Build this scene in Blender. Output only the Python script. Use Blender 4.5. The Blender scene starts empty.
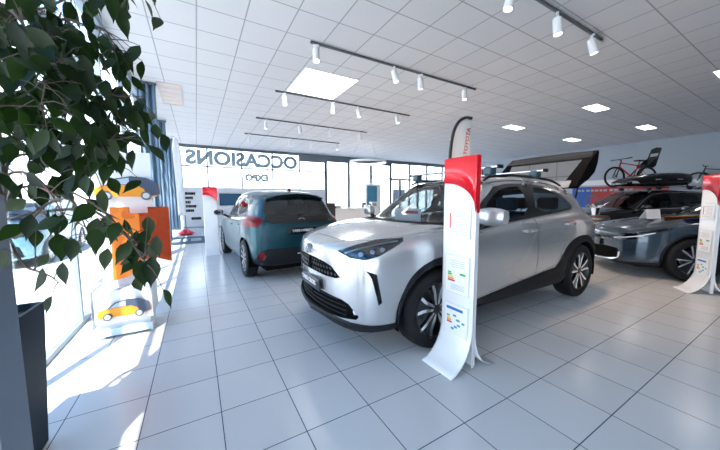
import bpy, bmesh, math, random
from mathutils import Vector, Matrix
random.seed(7)
scene = bpy.context.scene
COL = scene.collection
PI = math.pi
R = math.radians

# ---------------------------------------------------------------- materials
def mat(name, color=(.8, .8, .8), rough=.5, metal=0.0, coat=0.0, emis=None, estr=0.0, alpha=1.0, spec=.5, bump=None, noise=None):
    m = bpy.data.materials.new(name)
    m.use_nodes = True
    nt = m.node_tree
    b = nt.nodes['Principled BSDF']
    b.inputs['Base Color'].default_value = (*color, 1)
    b.inputs['Roughness'].default_value = rough
    b.inputs['Metallic'].default_value = metal
    b.inputs['Coat Weight'].default_value = coat
    b.inputs['Coat Roughness'].default_value = .03
    b.inputs['Specular IOR Level'].default_value = spec
    if emis:
        b.inputs['Emission Color'].default_value = (*emis, 1)
        b.inputs['Emission Strength'].default_value = estr
    if noise:            # (scale, amount): soft tonal variation of the surface itself
        tc = nt.nodes.new('ShaderNodeTexCoord')
        n = nt.nodes.new('ShaderNodeTexNoise'); n.inputs['Scale'].default_value = noise[0]
        mx = nt.nodes.new('ShaderNodeMix'); mx.data_type = 'RGBA'
        mx.inputs[6].default_value = (*[c * (1 - noise[1]) for c in color], 1)
        mx.inputs[7].default_value = (*[min(1, c * (1 + noise[1])) for c in color], 1)
        nt.links.new(tc.outputs['Object'], n.inputs['Vector'])
        nt.links.new(n.outputs['Fac'], mx.inputs[0])
        nt.links.new(mx.outputs[2], b.inputs['Base Color'])
    if bump:
        tc = nt.nodes.new('ShaderNodeTexCoord')
        n = nt.nodes.new('ShaderNodeTexNoise'); n.inputs['Scale'].default_value = bump[0]
        bp = nt.nodes.new('ShaderNodeBump'); bp.inputs['Strength'].default_value = bump[1]
        nt.links.new(tc.outputs['Object'], n.inputs['Vector'])
        nt.links.new(n.outputs['Fac'], bp.inputs['Height'])
        nt.links.new(bp.outputs['Normal'], b.inputs['Normal'])
    return m

def glass_mat(name, tint=(1, 1, 1), refl=.08, grough=0.0, k=.8):
    m = bpy.data.materials.new(name); m.use_nodes = True
    nt = m.node_tree; nt.nodes.clear()
    out = nt.nodes.new('ShaderNodeOutputMaterial')
    tr = nt.nodes.new('ShaderNodeBsdfTransparent'); tr.inputs[0].default_value = (*tint, 1)
    gl = nt.nodes.new('ShaderNodeBsdfGlossy'); gl.inputs['Roughness'].default_value = grough
    lw = nt.nodes.new('ShaderNodeFresnel'); lw.inputs['IOR'].default_value = 1.45
    ml = nt.nodes.new('ShaderNodeMath'); ml.operation = 'MULTIPLY_ADD'
    ml.inputs[1].default_value = k; ml.inputs[2].default_value = refl - .04
    mx = nt.nodes.new('ShaderNodeMixShader')
    nt.links.new(lw.outputs[0], ml.inputs[0]); nt.links.new(ml.outputs[0], mx.inputs[0])
    nt.links.new(tr.outputs[0], mx.inputs[1]); nt.links.new(gl.outputs[0], mx.inputs[2])
    nt.links.new(mx.outputs[0], out.inputs[0])
    return m

def emit_mat(name, color, strength):
    m = bpy.data.materials.new(name); m.use_nodes = True
    nt = m.node_tree; nt.nodes.clear()
    out = nt.nodes.new('ShaderNodeOutputMaterial')
    e = nt.nodes.new('ShaderNodeEmission'); e.inputs[0].default_value = (*color, 1); e.inputs[1].default_value = strength
    nt.links.new(e.outputs[0], out.inputs[0])
    return m

M = {}
M['black_plastic'] = mat('black_plastic', (.008, .0095, .012), .55, spec=.3, bump=(220, .08))
M['gloss_black'] = mat('gloss_black', (.007, .007, .009), .12, coat=.3)
M['rubber'] = mat('rubber', (.008, .008, .009), .7, spec=.35)
M['well'] = mat('wheel_well', (.005, .005, .006), .9, spec=.08)
M['alloy'] = mat('alloy', (.72, .74, .77), .22, 1.0)
M['alloy_dark'] = mat('alloy_dark', (.03, .032, .036), .3, .6)
M['chrome'] = mat('chrome', (.85, .87, .9), .08, 1.0)
M['steel'] = mat('steel', (.42, .44, .46), .35, 1.0)
M['white_plastic'] = mat('white_plastic', (.80, .81, .83), .35)
M['white_gloss'] = mat('white_gloss', (.86, .87, .89), .18, coat=.4)
M['white_paper'] = mat('white_paper', (.86, .87, .88), .6)
M['red_gloss'] = mat('red_gloss', (.78, .008, .022), .2, coat=.5)
M['grey_print'] = mat('grey_print', (.35, .37, .40), .6)
M['cloth_dark'] = mat('seat_cloth', (.03, .035, .045), .85, noise=(60, .3))
M['cloth_blue'] = mat('seat_cloth_blue', (.035, .075, .12), .8, noise=(60, .3))
M['dash'] = mat('dashboard_grain', (.02, .022, .026), .6)
M['liner'] = mat('headliner', (.22, .23, .25), .9)
M['car_glass'] = glass_mat('car_glass', (.80, .88, .90), .10)
M['side_glass'] = glass_mat('side_glass', (.50, .60, .66), .05, 0, .6)
M['dark_glass'] = glass_mat('privacy_glass', (.10, .13, .15), .10)
M['pane'] = glass_mat('window_pane', (.96, .98, .99), .04, 0, .35)
M['lamp_glass'] = glass_mat('lamp_cover', (.55, .66, .76), .14)
M['lens_red'] = mat('red_lens', (.17, .003, .008), .3, spec=.3)
M['led'] = mat('led_lens', (.85, .9, .95), .1, 0, coat=1.0)
M['lamp_dark'] = mat('lamp_housing', (.012, .02, .035), .2, .5)

# ---------------------------------------------------------------- object helpers
def link(o, parent=None):
    COL.objects.link(o)
    if parent is not None: o.parent = parent
    return o

def empty(name, label=None, cat=None, loc=(0, 0, 0), rz=0.0, group=None):
    o = bpy.data.objects.new(name, None); COL.objects.link(o)
    o.empty_display_size = .1
    o.location = loc; o.rotation_euler = (0, 0, rz)
    if label: o['label'] = label
    if cat: o['category'] = cat
    if group: o['group'] = group
    return o

def tag(o, label, cat, group=None):
    o['label'] = label; o['category'] = cat
    if group: o['group'] = group
    return o

def obj(name, bm, m, parent=None, smooth=True, angle=35, solid=None, loc=None):
    me = bpy.data.meshes.new(name)
    bmesh.ops.recalc_face_normals(bm, faces=bm.faces[:])
    bm.to_mesh(me); bm.free()
    o = bpy.data.objects.new(name, me)
    for k in (m if isinstance(m, (list, tuple)) else [m]): me.materials.append(k)
    link(o, parent)
    if smooth:
        for p in me.polygons: p.use_smooth = True
        try: me.set_sharp_from_angle(angle=R(angle))
        except Exception: pass
    if solid:
        s = o.modifiers.new('thickness', 'SOLIDIFY'); s.thickness = solid; s.offset = -1
    if loc is not None: o.location = loc
    return o

def copy_tree(o, parent=None):
    c = o.copy(); COL.objects.link(c); c.parent = parent
    for ch in list(o.children): copy_tree(ch, c)
    return c

def struct(o):
    o['kind'] = 'structure'; return o

def B(): return bmesh.new()

def _new(bm, verts, fn=None):
    if fn:
        for v in verts: v.co = fn(v.co)

def box(bm, x0, x1, y0, y1, z0, z1, bev=0.0, mi=0, seg=2):
    r = bmesh.ops.create_cube(bm, size=1)
    vs = r['verts']
    for v in vs:
        v.co = Vector(((x0 + x1) / 2 + v.co.x * (x1 - x0), (y0 + y1) / 2 + v.co.y * (y1 - y0), (z0 + z1) / 2 + v.co.z * (z1 - z0)))
    fs = {f for v in vs for f in v.link_faces}
    for f in fs: f.material_index = mi
    if bev > 0:
        es = list({e for v in vs for e in v.link_edges})
        rb = bmesh.ops.bevel(bm, geom=es, offset=bev, segments=seg, affect='EDGES', profile=.5)
        for f in rb['faces']: f.material_index = mi
    return vs

def cyl(bm, p0, p1, r0, r1=None, n=16, mi=0, caps=True):
    p0 = Vector(p0); p1 = Vector(p1); r1 = r0 if r1 is None else r1
    d = (p1 - p0); q = d.to_track_quat('Z', 'Y').to_matrix()
    rings = []
    for p, r in ((p0, r0), (p1, r1)):
        rings.append([bm.verts.new(p + q @ Vector((r * math.cos(2 * PI * k / n), r * math.sin(2 * PI * k / n), 0))) for k in range(n)])
    fs = []
    for k in range(n):
        fs.append(bm.faces.new((rings[0][k], rings[0][(k + 1) % n], rings[1][(k + 1) % n], rings[1][k])))
    if caps:
        fs.append(bm.faces.new(rings[0][::-1])); fs.append(bm.faces.new(rings[1]))
    for f in fs: f.material_index = mi
    return fs

def tube(bm, pts, rad, n=8, mi=0, closed=False):
    pts = [Vector(p) for p in pts]
    N = len(pts); rings = []
    up = Vector((0, 0, 1))
    prev = None
    for i, p in enumerate(pts):
        if closed: t = (pts[(i + 1) % N] - pts[i - 1])
        else: t = pts[min(i + 1, N - 1)] - pts[max(i - 1, 0)]
        if t.length < 1e-9: t = Vector((0, 0, 1))
        t.normalize()
        if prev is None:
            a = t.orthogonal().normalized()
        else:
            a = (prev - t * prev.dot(t))
            a = a.normalized() if a.length > 1e-6 else t.orthogonal().normalized()
        prev = a; b = t.cross(a)
        r = rad[i] if isinstance(rad, (list, tuple)) else rad
        rings.append([bm.verts.new(p + (a * math.cos(2 * PI * k / n) + b * math.sin(2 * PI * k / n)) * r) for k in range(n)])
    M_ = N if closed else N - 1
    for i in range(M_):
        A, Bq = rings[i], rings[(i + 1) % N]
        for k in range(n):
            f = bm.faces.new((A[k], A[(k + 1) % n], Bq[(k + 1) % n], Bq[k])); f.material_index = mi
    if not closed:
        f = bm.faces.new(rings[0][::-1]); f.material_index = mi
        f = bm.faces.new(rings[-1]); f.material_index = mi

def lathe(bm, prof, axis='Z', center=(0, 0, 0), n=32, mi=0, closed=False, caps=False):
    # prof: list of (r, h) along the axis
    c = Vector(center); rings = []
    for r, h in prof:
        ring = []
        for k in range(n):
            a = 2 * PI * k / n
            if axis == 'Z': v = Vector((r * math.cos(a), r * math.sin(a), h))
            elif axis == 'Y': v = Vector((r * math.cos(a), h, r * math.sin(a)))
            else: v = Vector((h, r * math.cos(a), r * math.sin(a)))
            ring.append(bm.verts.new(c + v))
        rings.append(ring)
    L = len(rings)
    for i in range(L if closed else L - 1):
        A, Bq = rings[i], rings[(i + 1) % L]
        for k in range(n):
            f = bm.faces.new((A[k], A[(k + 1) % n], Bq[(k + 1) % n], Bq[k])); f.material_index = mi
    if caps and not closed:
        for ring in (rings[0], rings[-1]):
            if (ring[0].co - ring[n // 2].co).length > 1e-4:
                f = bm.faces.new(ring); f.material_index = mi
    return rings

def prism(bm, poly, h0, h1, plane='XY', mi=0):
    # poly extruded between h0 and h1 along the third axis
    def P(a, b, h):
        return {'XY': (a, b, h), 'XZ': (a, h, b), 'YZ': (h, a, b)}[plane]
    lo = [bm.verts.new(P(a, b, h0)) for a, b in poly]
    hi = [bm.verts.new(P(a, b, h1)) for a, b in poly]
    n = len(poly); fs = []
    for k in range(n):
        fs.append(bm.faces.new((lo[k], lo[(k + 1) % n], hi[(k + 1) % n], hi[k])))
    fs.append(bm.faces.new(lo[::-1])); fs.append(bm.faces.new(hi))
    for f in fs: f.material_index = mi
    return lo + hi

def xform(bm, verts, mtx):
    for v in verts: v.co = mtx @ v.co

def quad(bm, a, b, c, d, mi=0):
    f = bm.faces.new([bm.verts.new(p) for p in (a, b, c, d)]); f.material_index = mi
    return f

def text_mesh(s, size, depth=.004, bold=0.0, align='CENTER', sx=1.0):
    cu = bpy.data.curves.new('lettering', 'FONT')
    cu.body = s; cu.size = size; cu.extrude = depth / 2; cu.offset = bold
    cu.align_x = align; cu.align_y = 'CENTER'
    cu.resolution_u = 3
    o = bpy.data.objects.new('lettering', cu); COL.objects.link(o)
    dg = bpy.context.evaluated_depsgraph_get(); dg.update()
    me = bpy.data.meshes.new_from_object(o.evaluated_get(dg))
    bpy.data.objects.remove(o); bpy.data.curves.remove(cu)
    if sx != 1.0:
        for v in me.vertices: v.co.x *= sx
    return me

def text_obj(name, s, size, m, parent=None, loc=(0, 0, 0), rot=(0, 0, 0), depth=.004, bold=0.0, sx=1.0):
    me = text_mesh(s, size, depth, bold, sx=sx)
    me.name = name
    o = bpy.data.objects.new(name, me); me.materials.clear(); me.materials.append(m)
    link(o, parent); o.location = loc; o.rotation_euler = rot
    return o
SKY, SUN, SPOTP, EXPO = 5.0, 18.0, 120.0, 0.18
# ---------------------------------------------------------------- car body surface
def crom(P, t, ts):
    # centripetal-style Catmull-Rom through P (list of Vectors) at knots ts
    n = len(P)
    i = max(0, min(n - 2, next((k for k in range(n - 1) if t <= ts[k + 1]), n - 2)))
    p1, p2 = P[i], P[i + 1]
    h = ts[i + 1] - ts[i]
    def tang(k):
        if k == 0: return (P[1] - P[0]) / (ts[1] - ts[0])
        if k == n - 1: return (P[-1] - P[-2]) / (ts[-1] - ts[-2])
        d0 = (P[k] - P[k - 1]) / (ts[k] - ts[k - 1]); d1 = (P[k + 1] - P[k]) / (ts[k + 1] - ts[k])
        w0 = ts[k + 1] - ts[k]; w1 = ts[k] - ts[k - 1]
        return (d0 * w0 + d1 * w1) / (w0 + w1)
    m1, m2 = tang(i) * h, tang(i + 1) * h
    s = (t - ts[i]) / h
    return p1 * (2 * s**3 - 3 * s**2 + 1) + m1 * (s**3 - 2 * s**2 + s) + p2 * (-2 * s**3 + 3 * s**2) + m2 * (s**3 - s**2)

def knots(P):
    ts = [0.0]
    for a, b in zip(P, P[1:]): ts.append(ts[-1] + max(1e-4, (b - a).length) ** .5)
    return ts

def resample(P, per):
    ts = knots(P); out = []
    for i in range(len(P) - 1):
        for k in range(per):
            out.append(crom(P, ts[i] + (ts[i + 1] - ts[i]) * k / per, ts))
    out.append(P[-1].copy())
    return out

def car_surface(stations, nu=6, nv=5, smooth=3):
    # stations: list of lists of (x,y,z) from bottom centre over the side to top centre, y <= 0 (left half)
    rows = [resample([Vector(p) for p in st], nv) for st in stations]     # along the section
    cols = list(zip(*rows))
    cols = [resample(list(c), nu) for c in cols]                            # along the car
    bm = B()
    V = [[bm.verts.new(p) for p in c] for c in cols]
    nv_, nu_ = len(V), len(V[0])
    for j in range(nv_ - 1):
        for i in range(nu_ - 1):
            bm.faces.new((V[j][i], V[j][i + 1], V[j + 1][i + 1], V[j + 1][i]))
    # front and rear caps: pair bottom and top halves of the end section
    for i in (0, nu_ - 1):
        half = nv_ // 2
        for j in range(half):
            a, b, c, d = V[j][i], V[j + 1][i], V[nv_ - 2 - j][i], V[nv_ - 1 - j][i]
            q = []
            for v in (a, b, c, d):
                if v not in q: q.append(v)
            if len(q) >= 3:
                try: bm.faces.new(q)
                except ValueError: pass
    bmesh.ops.remove_doubles(bm, verts=bm.verts[:], dist=1e-5)
    cap = [f for f in bm.faces if max((e.calc_length() for e in f.edges)) > .16 and False]
    for _ in range(smooth):
        bmesh.ops.smooth_vert(bm, verts=[v for v in bm.verts if abs(v.co.y) > 1e-4], factor=.5, use_axis_x=True, use_axis_y=True, use_axis_z=True)
    for v in bm.verts:
        if abs(v.co.y) < 2e-3: v.co.y = 0
        if v.co.y > 0: v.co.y = 0
    bmesh.ops.recalc_face_normals(bm, faces=bm.faces[:])
    # outward?
    f = max(bm.faces, key=lambda f: f.calc_center_median().z)
    if f.normal.z < 0: bmesh.ops.reverse_faces(bm, faces=bm.faces[:])
    bm.faces.layers.int.new('part')
    return bm

def inside(p, poly):
    x, y = p; c = False; n = len(poly)
    for i in range(n):
        x1, y1 = poly[i]; x2, y2 = poly[i - 1]
        if (y1 > y) != (y2 > y) and x < (x2 - x1) * (y - y1) / (y2 - y1) + x1: c = not c
    return c

SIDE = (Vector((1, 0, 0)), Vector((0, 0, 1)), Vector((0, -1, 0)))       # (u, v, outward)
FRONT = (Vector((0, 1, 0)), Vector((0, 0, 1)), Vector((-1, 0, 0)))
REAR = (Vector((0, 1, 0)), Vector((0, 0, 1)), Vector((1, 0, 0)))
TOP = (Vector((1, 0, 0)), Vector((0, 1, 0)), Vector((0, 0, 1)))
def oblique(deg):     # horizontal view direction: 0 = from the side, 90 = from the front
    a = R(deg)
    out = Vector((-math.sin(a), -math.cos(a), 0))
    return (Vector((0, 0, 1)).cross(out) * 1.0, Vector((0, 0, 1)), out)

def carve(bm, frame, poly, pid, only=None, xr=None, facing=.05, zr=None):
    U, V, O = frame
    lay = bm.faces.layers.int['part']
    us = [p[0] for p in poly]; vs = [p[1] for p in poly]
    u0, u1, v0, v1 = min(us) - 1e-4, max(us) + 1e-4, min(vs) - 1e-4, max(vs) + 1e-4
    def cand():
        out = []
        for f in bm.faces:
            if only is not None and f[lay] not in only: continue
            c = f.calc_center_median()
            if xr and not (xr[0] <= c.x <= xr[1]): continue
            if zr and not (zr[0] <= c.z <= zr[1]): continue
            if f.normal.dot(O) < facing: continue
            a = [v.co.dot(U) for v in f.verts]; b = [v.co.dot(V) for v in f.verts]
            if max(a) < u0 or min(a) > u1 or max(b) < v0 or min(b) > v1: continue
            out.append(f)
        return out
    n = len(poly)
    for k in range(n):
        a, b = Vector(poly[k]), Vector(poly[(k + 1) % n])
        d = b - a
        if d.length < 1e-6: continue
        co = U * a.x + V * a.y
        no = (U * (-d.y) + V * d.x).normalized()
        # restrict the cut to faces the edge really crosses
        fs = []
        lo_u, hi_u = min(a.x, b.x) - .012, max(a.x, b.x) + .012
        lo_v, hi_v = min(a.y, b.y) - .012, max(a.y, b.y) + .012
        for f in cand():
            A = [v.co.dot(U) for v in f.verts]; Bv = [v.co.dot(V) for v in f.verts]
            if max(A) < lo_u or min(A) > hi_u or max(Bv) < lo_v or min(Bv) > hi_v: continue
            fs.append(f)
        if not fs: continue
        g = list({*fs, *[e for f in fs for e in f.edges], *[v for f in fs for v in f.verts]})
        bmesh.ops.bisect_plane(bm, geom=g, dist=1e-5, plane_co=co, plane_no=no)
    bm.normal_update()
    cnt = 0
    for f in cand():
        c = f.calc_center_median()
        if inside((c.dot(U), c.dot(V)), poly):
            f[lay] = pid; cnt += 1
    return cnt

def offset_poly(poly, d):
    n = len(poly); out = []
    area = sum(poly[i - 1][0] * poly[i][1] - poly[i][0] * poly[i - 1][1] for i in range(n))
    s = 1 if area > 0 else -1
    for i in range(n):
        p0, p1, p2 = Vector(poly[i - 1]), Vector(poly[i]), Vector(poly[(i + 1) % n])
        e0 = (p1 - p0).normalized(); e1 = (p2 - p1).normalized()
        n0 = Vector((e0.y, -e0.x)) * s; n1 = Vector((e1.y, -e1.x)) * s
        b = n0 + n1
        b = b / max(.35, b.dot(n0)) if b.length > 1e-6 else n0
        out.append(tuple(p1 + b * d))
    return out

def smooth_poly(poly, it=2):
    for _ in range(it):
        q = []
        for i in range(len(poly)):
            a = Vector(poly[i]); b = Vector(poly[(i + 1) % len(poly)])
            q += [tuple(a * .75 + b * .25), tuple(a * .25 + b * .75)]
        poly = q
    return poly

def circle(cx, cz, r, n=40, a0=0, a1=360):
    return [(cx + r * math.cos(R(a0 + (a1 - a0) * k / n)), cz + r * math.sin(R(a0 + (a1 - a0) * k / n))) for k in range(n + (0 if a1 - a0 == 360 else 1))]

def push(bm, pid, d):
    lay = bm.faces.layers.int['part']
    fs = [f for f in bm.faces if f[lay] == pid]
    vs = {v for f in fs for v in f.verts if all(g[lay] == pid for g in v.link_faces)}
    for v in vs: v.co += v.normal * d

def extract(bm, pids, sides='both', off=0.0):
    # returns bmesh of the faces of these part ids: 'L' left, 'R' mirrored, 'both' left + mirrored welded
    lay = bm.faces.layers.int['part']
    nb = B()
    fs = [f for f in bm.faces if f[lay] in pids]
    def add(sg):
        mp = {}
        for f in fs:
            vs = []
            for v in f.verts:
                if v not in mp:
                    c = v.co + v.normal * off
                    mp[v] = nb.verts.new((c.x, c.y * sg, c.z))
                vs.append(mp[v])
            if sg < 0: vs = vs[::-1]
            try: nb.faces.new(vs).material_index = 0
            except ValueError: pass
    if sides in ('L', 'both'): add(1)
    if sides in ('R', 'both'): add(-1)
    if sides == 'both':
        bmesh.ops.remove_doubles(nb, verts=[v for v in nb.verts if abs(v.co.y) < 2e-3], dist=1e-4)
    return nb

def cobj(name, nb, m, parent, solid=None, angle=40):
    me = bpy.data.meshes.new(name); nb.to_mesh(me); nb.free()
    o = bpy.data.objects.new(name, me); me.materials.append(m) if not isinstance(m, (list, tuple)) else [me.materials.append(k) for k in m]
    link(o, parent)
    for p in me.polygons: p.use_smooth = True
    try: me.set_sharp_from_angle(angle=R(angle))
    except Exception: pass
    if solid:
        s = o.modifiers.new('thickness', 'SOLIDIFY'); s.thickness = solid; s.offset = -1
    return o

def boundary_tubes(bm, pids, rad, sg=1, off=0.0):
    # thin trim following the outline of a region
    lay = bm.faces.layers.int['part']
    nb = B()
    es = []
    for e in bm.edges:
        k = [f[lay] in pids for f in e.link_faces]
        if len(k) == 2 and k[0] != k[1]: es.append(e)
    adj = {}
    for e in es:
        for v in e.verts: adj.setdefault(v, []).append(e)
    used = set()
    for e0 in es:
        if e0 in used: continue
        used.add(e0)
        chain = [e0.verts[0], e0.verts[1]]
        for _ in range(2):
            while True:
                v = chain[-1]
                nx = next((e for e in adj[v] if e not in used), None)
                if nx is None: break
                used.add(nx); chain.append(nx.other_vert(v))
                if chain[-1] is chain[0]: break
            if chain[-1] is chain[0]: break
            chain.reverse()
        closed = chain[0] is chain[-1]
        pts = [v.co + v.normal * off for v in (chain[:-1] if closed else chain)]
        pts = [Vector((p.x, p.y * sg, p.z)) for p in pts]
        q = [pts[0]]
        for p in pts[1:]:
            if (p - q[-1]).length > .004: q.append(p)
        if len(q) >= 3: tube(nb, q, rad, 6, closed=closed)
    return nb

# ---------------------------------------------------------------- wheels
def make_wheel(parent, x, y, sgn, r=.345, width=.215, style='double', name='wheel'):
    # sgn = -1: outer face looks to -y
    w = empty(name, None, None, (x, y, r)); w.parent = parent
    rr = r * .70
    bm = B()
    h = width / 2
    prof = [(rr * .97, -h * .86), (rr + .012, -h * .93), (r - .035, -h * .98), (r - .012, -h * .86), (r - .003, -h * .62), (r, -h * .3), (r, h * .3), (r - .003, h * .62), (r - .012, h * .86), (r - .035, h * .98), (rr + .012, h * .93), (rr * .97, h * .86)]
    lathe(bm, prof, 'Y', n=56)
    for q in (-.5, -.17, .17, .5):   # tread grooves
        lathe(bm, [(r + .0015, h * q * .9 - .004), (r + .0015, h * q * .9 + .004)], 'Y', n=56)
    obj('tyre', bm, M['rubber'], w)
    s = sgn
    bm = B()
    lathe(bm, [(rr * .99, s * h * .88), (rr * 1.0, s * h * .93), (rr * .955, s * h * .93), (rr * .93, s * h * .78), (rr * .90, s * h * .2), (rr * .86, -s * h * .8)], 'Y', n=56)
    obj('rim', bm, M['alloy_dark'] if style != 'sedan' else M['alloy_dark'], w)
    bm = B()
    lathe(bm, [(rr * .62, s * h * .05), (rr * .62, s * h * .0), (.05, s * h * .0)], 'Y', n=40)
    obj('brake_disc', bm, M['steel'], w)
    # spokes
    bm = B(); bd = B()
    y0, y1 = s * h * .60, s * h * .90
    N = 5 if style in ('double', 'hatch') else 5
    for k in range(N):
        a = 2 * PI * k / N + PI / 2
        m = Matrix.Rotation(-a, 4, 'Y')
        def bar(bmx, pts, ya, yb, yh=None):
            vs = prism(bmx, pts, ya, yb, 'XZ')
            if yh is not None:
                for v in vs:
                    rad = math.hypot(v.co.x, v.co.z)
                    v.co.y -= s * yh * max(0, 1 - rad / rr)
            xform(bmx, vs, m)
        if style == 'double':
            # broad dark spoke with two machined faces splitting towards the rim
            bar(bd, [(.03, -.030), (rr * .55, -.050), (rr * .97, -.085), (rr * .97, .085), (rr * .55, .050), (.03, .030)], y0, y1 - s * .006, .012)
            for sg in (-1, 1):
                bar(bm, [(.040, sg * .006), (rr * .50, sg * .016), (rr * .72, sg * .030), (rr * .98, sg * .060), (rr * .98, sg * .088), (rr * .62, sg * .050), (rr * .42, sg * .042), (.045, sg * .024)], y0, y1, .012)
        elif style == 'hatch':
            for sg in (-1, 1):
                bar(bm, [(.03, sg * .004), (rr * .98, sg * .035), (rr * .98, sg * .075), (.04, sg * .028)], y0, y1, .01)
        else:
            # slim turbine pair
            bar(bd, [(.03, -.028), (rr * .97, -.11), (rr * .97, .05), (.03, .028)], y0, y1 - s * .01, .012)
            bar(bm, [(.035, .010), (rr * .98, .052), (rr * .98, .078), (.035, .030)], y0, y1, .012)
            bar(bm, [(.035, -.030), (rr * .98, -.125), (rr * .98, -.092), (.035, -.012)], y0, y1, .012)
    lathe(bd, [(.0, y1 - s * .006), (.032, y1 - s * .008), (.040, y1 - s * .014), (.062, y1 - s * .02), (.065, y0)], 'Y', n=24)
    obj('spokes', bm, M['alloy'], w, angle=20)
    obj('hub', bd, M['alloy_dark'], w, angle=20)
    return w

def emblem_bm(sz=.06, thick=.004):
    # three interlaced ovals in the yz plane, facing -x
    bm = B()
    def ring(a, b, cz=0):
        pts = [(0, a * math.cos(t * 2 * PI / 28), cz + b * math.sin(t * 2 * PI / 28)) for t in range(28)]
        tube(bm, pts, thick, 6, closed=True)
    ring(sz, sz * .68)
    ring(sz * .30, sz * .64)
    ring(sz * .60, sz * .27, sz * .36)
    return bm

def make_seat(parent, x, y, m, name='seat', rear=False, wide=.26):
    s = empty(name, None, None, (x, y, .0)); s.parent = parent
    bm = B(); box(bm, -.28, .24, -wide, wide, .42, .58, .05, seg=3)
    obj('cushion', bm, m, s)
    bm = B(); vs = box(bm, -.06, .09, -wide * .94, wide * .94, .55, 1.13, .05, seg=3)
    xform(bm, bm.verts[:], Matrix.Translation((.24, 0, .0)) @ Matrix.Translation((0, 0, .55)) @ Matrix.Rotation(R(16), 4, 'Y') @ Matrix.Translation((0, 0, -.55)))
    obj('backrest', bm, m, s)
    for hy in ((0,) if not rear else (-.42, 0, .42)):
        bm = B(); box(bm, .38, .48, hy - .13, hy + .13, 1.15, 1.32, .035, seg=3)
        hr = obj('headrest', bm, m, s)
        for q in (-.05, .05):
            bm = B(); cyl(bm, (.41, hy + q, 1.04), (.43, hy + q, 1.17), .007, n=8)
            obj('headrest_post', bm, M['chrome'], hr)
    return s
def section(x, zb, hw, zs, yb, zbelt, yr, zr, zt, sw, low=.97, bulge=.02, zm=.66, zl=.45):
    P = [(0, zb), (.80 * hw, zb), (.955 * hw, zb + .06), (low * hw, max(zb + .12, zl)), (hw, max(zb + .2, zm)), (hw * .985, zs), (yb, zbelt),
         ((yb + yr) / 2 + bulge, (zbelt + zr) / 2 + bulge * .4), (yr, zr), (.55 * yr, zr + (zt - zr) * .78), (0, zt)]
    return [(x + sw * (y / .88) ** 2, -y, z) for y, z in P]

def suv_surface():
    S = [
        section(-.745, .34, .56, .70, .49, .755, .32, .782, .79, .24, 1.0, 0, .56, .46),
        section(-.735, .25, .70, .77, .62, .825, .42, .855, .865, .24, 1.0, 0, .56, .45),
        section(-.675, .225, .800, .835, .70, .895, .47, .925, .932, .22, 1.0, 0),
        section(-.50, .215, .855, .885, .755, .955, .50, .985, .998, .22, .99, 0),
        section(-.22, .21, .880, .915, .790, 1.002, .54, 1.040, 1.056, .25, .985, 0),
        section(.08, .21, .880, .935, .800, 1.022, .60, 1.062, 1.082, .28, .98, 0),
        section(.28, .21, .874, .938, .800, 1.015, .68, 1.075, 1.100, .30, .975, .0),
        section(.52, .21, .868, .935, .800, 1.005, .655, 1.215, 1.245, .27, .97, .02),
        section(.78, .21, .866, .95, .800, 1.025, .620, 1.360, 1.395, .21, .97, .03),
        section(1.02, .21, .866, .975, .800, 1.045, .590, 1.475, 1.515, .13, .97, .035),
        section(1.40, .21, .866, 1.01, .800, 1.078, .575, 1.525, 1.565, .05, .97, .035),
        section(1.90, .21, .868, 1.03, .798, 1.108, .572, 1.530, 1.576, .0, .97, .035),
        section(2.35, .22, .880, 1.04, .790, 1.135, .562, 1.508, 1.558, -.02, .98, .032),
        section(2.75, .23, .886, 1.03, .765, 1.160, .545, 1.455, 1.512, -.05, .985, .03),
        section(3.06, .25, .876, 1.01, .735, 1.130, .530, 1.395, 1.450, -.10, .99, .02),
        section(3.20, .27, .860, .960, .715, 1.060, .600, 1.180, 1.205, -.14, 1.0, .0),
        section(3.31, .30, .820, .900, .700, .960, .560, .990, .995, -.20, 1.0, 0),
        section(3.34, .36, .700, .780, .620, .840, .400, .860, .865, -.20, 1.0, 0),
    ]
    return car_surface(S, 6, 6, 3)
def paint(name, color, rough=.28, metal=.55, inner=(.02, .02, .022), coat=1.0):
    m = mat(name, color, rough, metal, coat=coat)
    nt = m.node_tree
    b = nt.nodes['Principled BSDF']; out = nt.nodes['Material Output']
    # sheet metal: coloured outside, bare dark trim inside
    g = nt.nodes.new('ShaderNodeNewGeometry')
    d = nt.nodes.new('ShaderNodeBsdfDiffuse'); d.inputs[0].default_value = (*inner, 1)
    mx = nt.nodes.new('ShaderNodeMixShader')
    nt.links.new(g.outputs['Backfacing'], mx.inputs[0])
    nt.links.new(b.outputs[0], mx.inputs[1]); nt.links.new(d.outputs[0], mx.inputs[2])
    nt.links.new(mx.outputs[0], out.inputs[0])
    # fine metallic flake
    n = nt.nodes.new('ShaderNodeTexNoise'); n.inputs['Scale'].default_value = 900
    tc = nt.nodes.new('ShaderNodeTexCoord')
    mm = nt.nodes.new('ShaderNodeMix'); mm.data_type = 'RGBA'
    mm.inputs[6].default_value = (*[c * .9 for c in color], 1); mm.inputs[7].default_value = (*[min(1, c * 1.1) for c in color], 1)
    nt.links.new(tc.outputs['Object'], n.inputs['Vector']); nt.links.new(n.outputs['Fac'], mm.inputs[0])
    nt.links.new(mm.outputs[2], b.inputs['Base Color'])
    return m

M['silver'] = paint('silver_paint', (.57, .585, .60), .25, .66)

BODY, WELL, CLAD, WS, COWL, DLO, FGL, RGL, HOOD, FD, RD, GAP, HEAD, GRILLE, INTAKE, VENT, TAIL, OPEN, LIP, FOG = range(20)

def seam(bm, frame, poly, pid, only, w=.0045, facing=.05, **kw):
    # a panel outlined by a narrow shut line
    carve(bm, frame, poly, GAP, only=only, facing=facing, **kw)
    carve(bm, frame, offset_poly(poly, -w), pid, only={GAP}, facing=facing, **kw)

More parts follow.
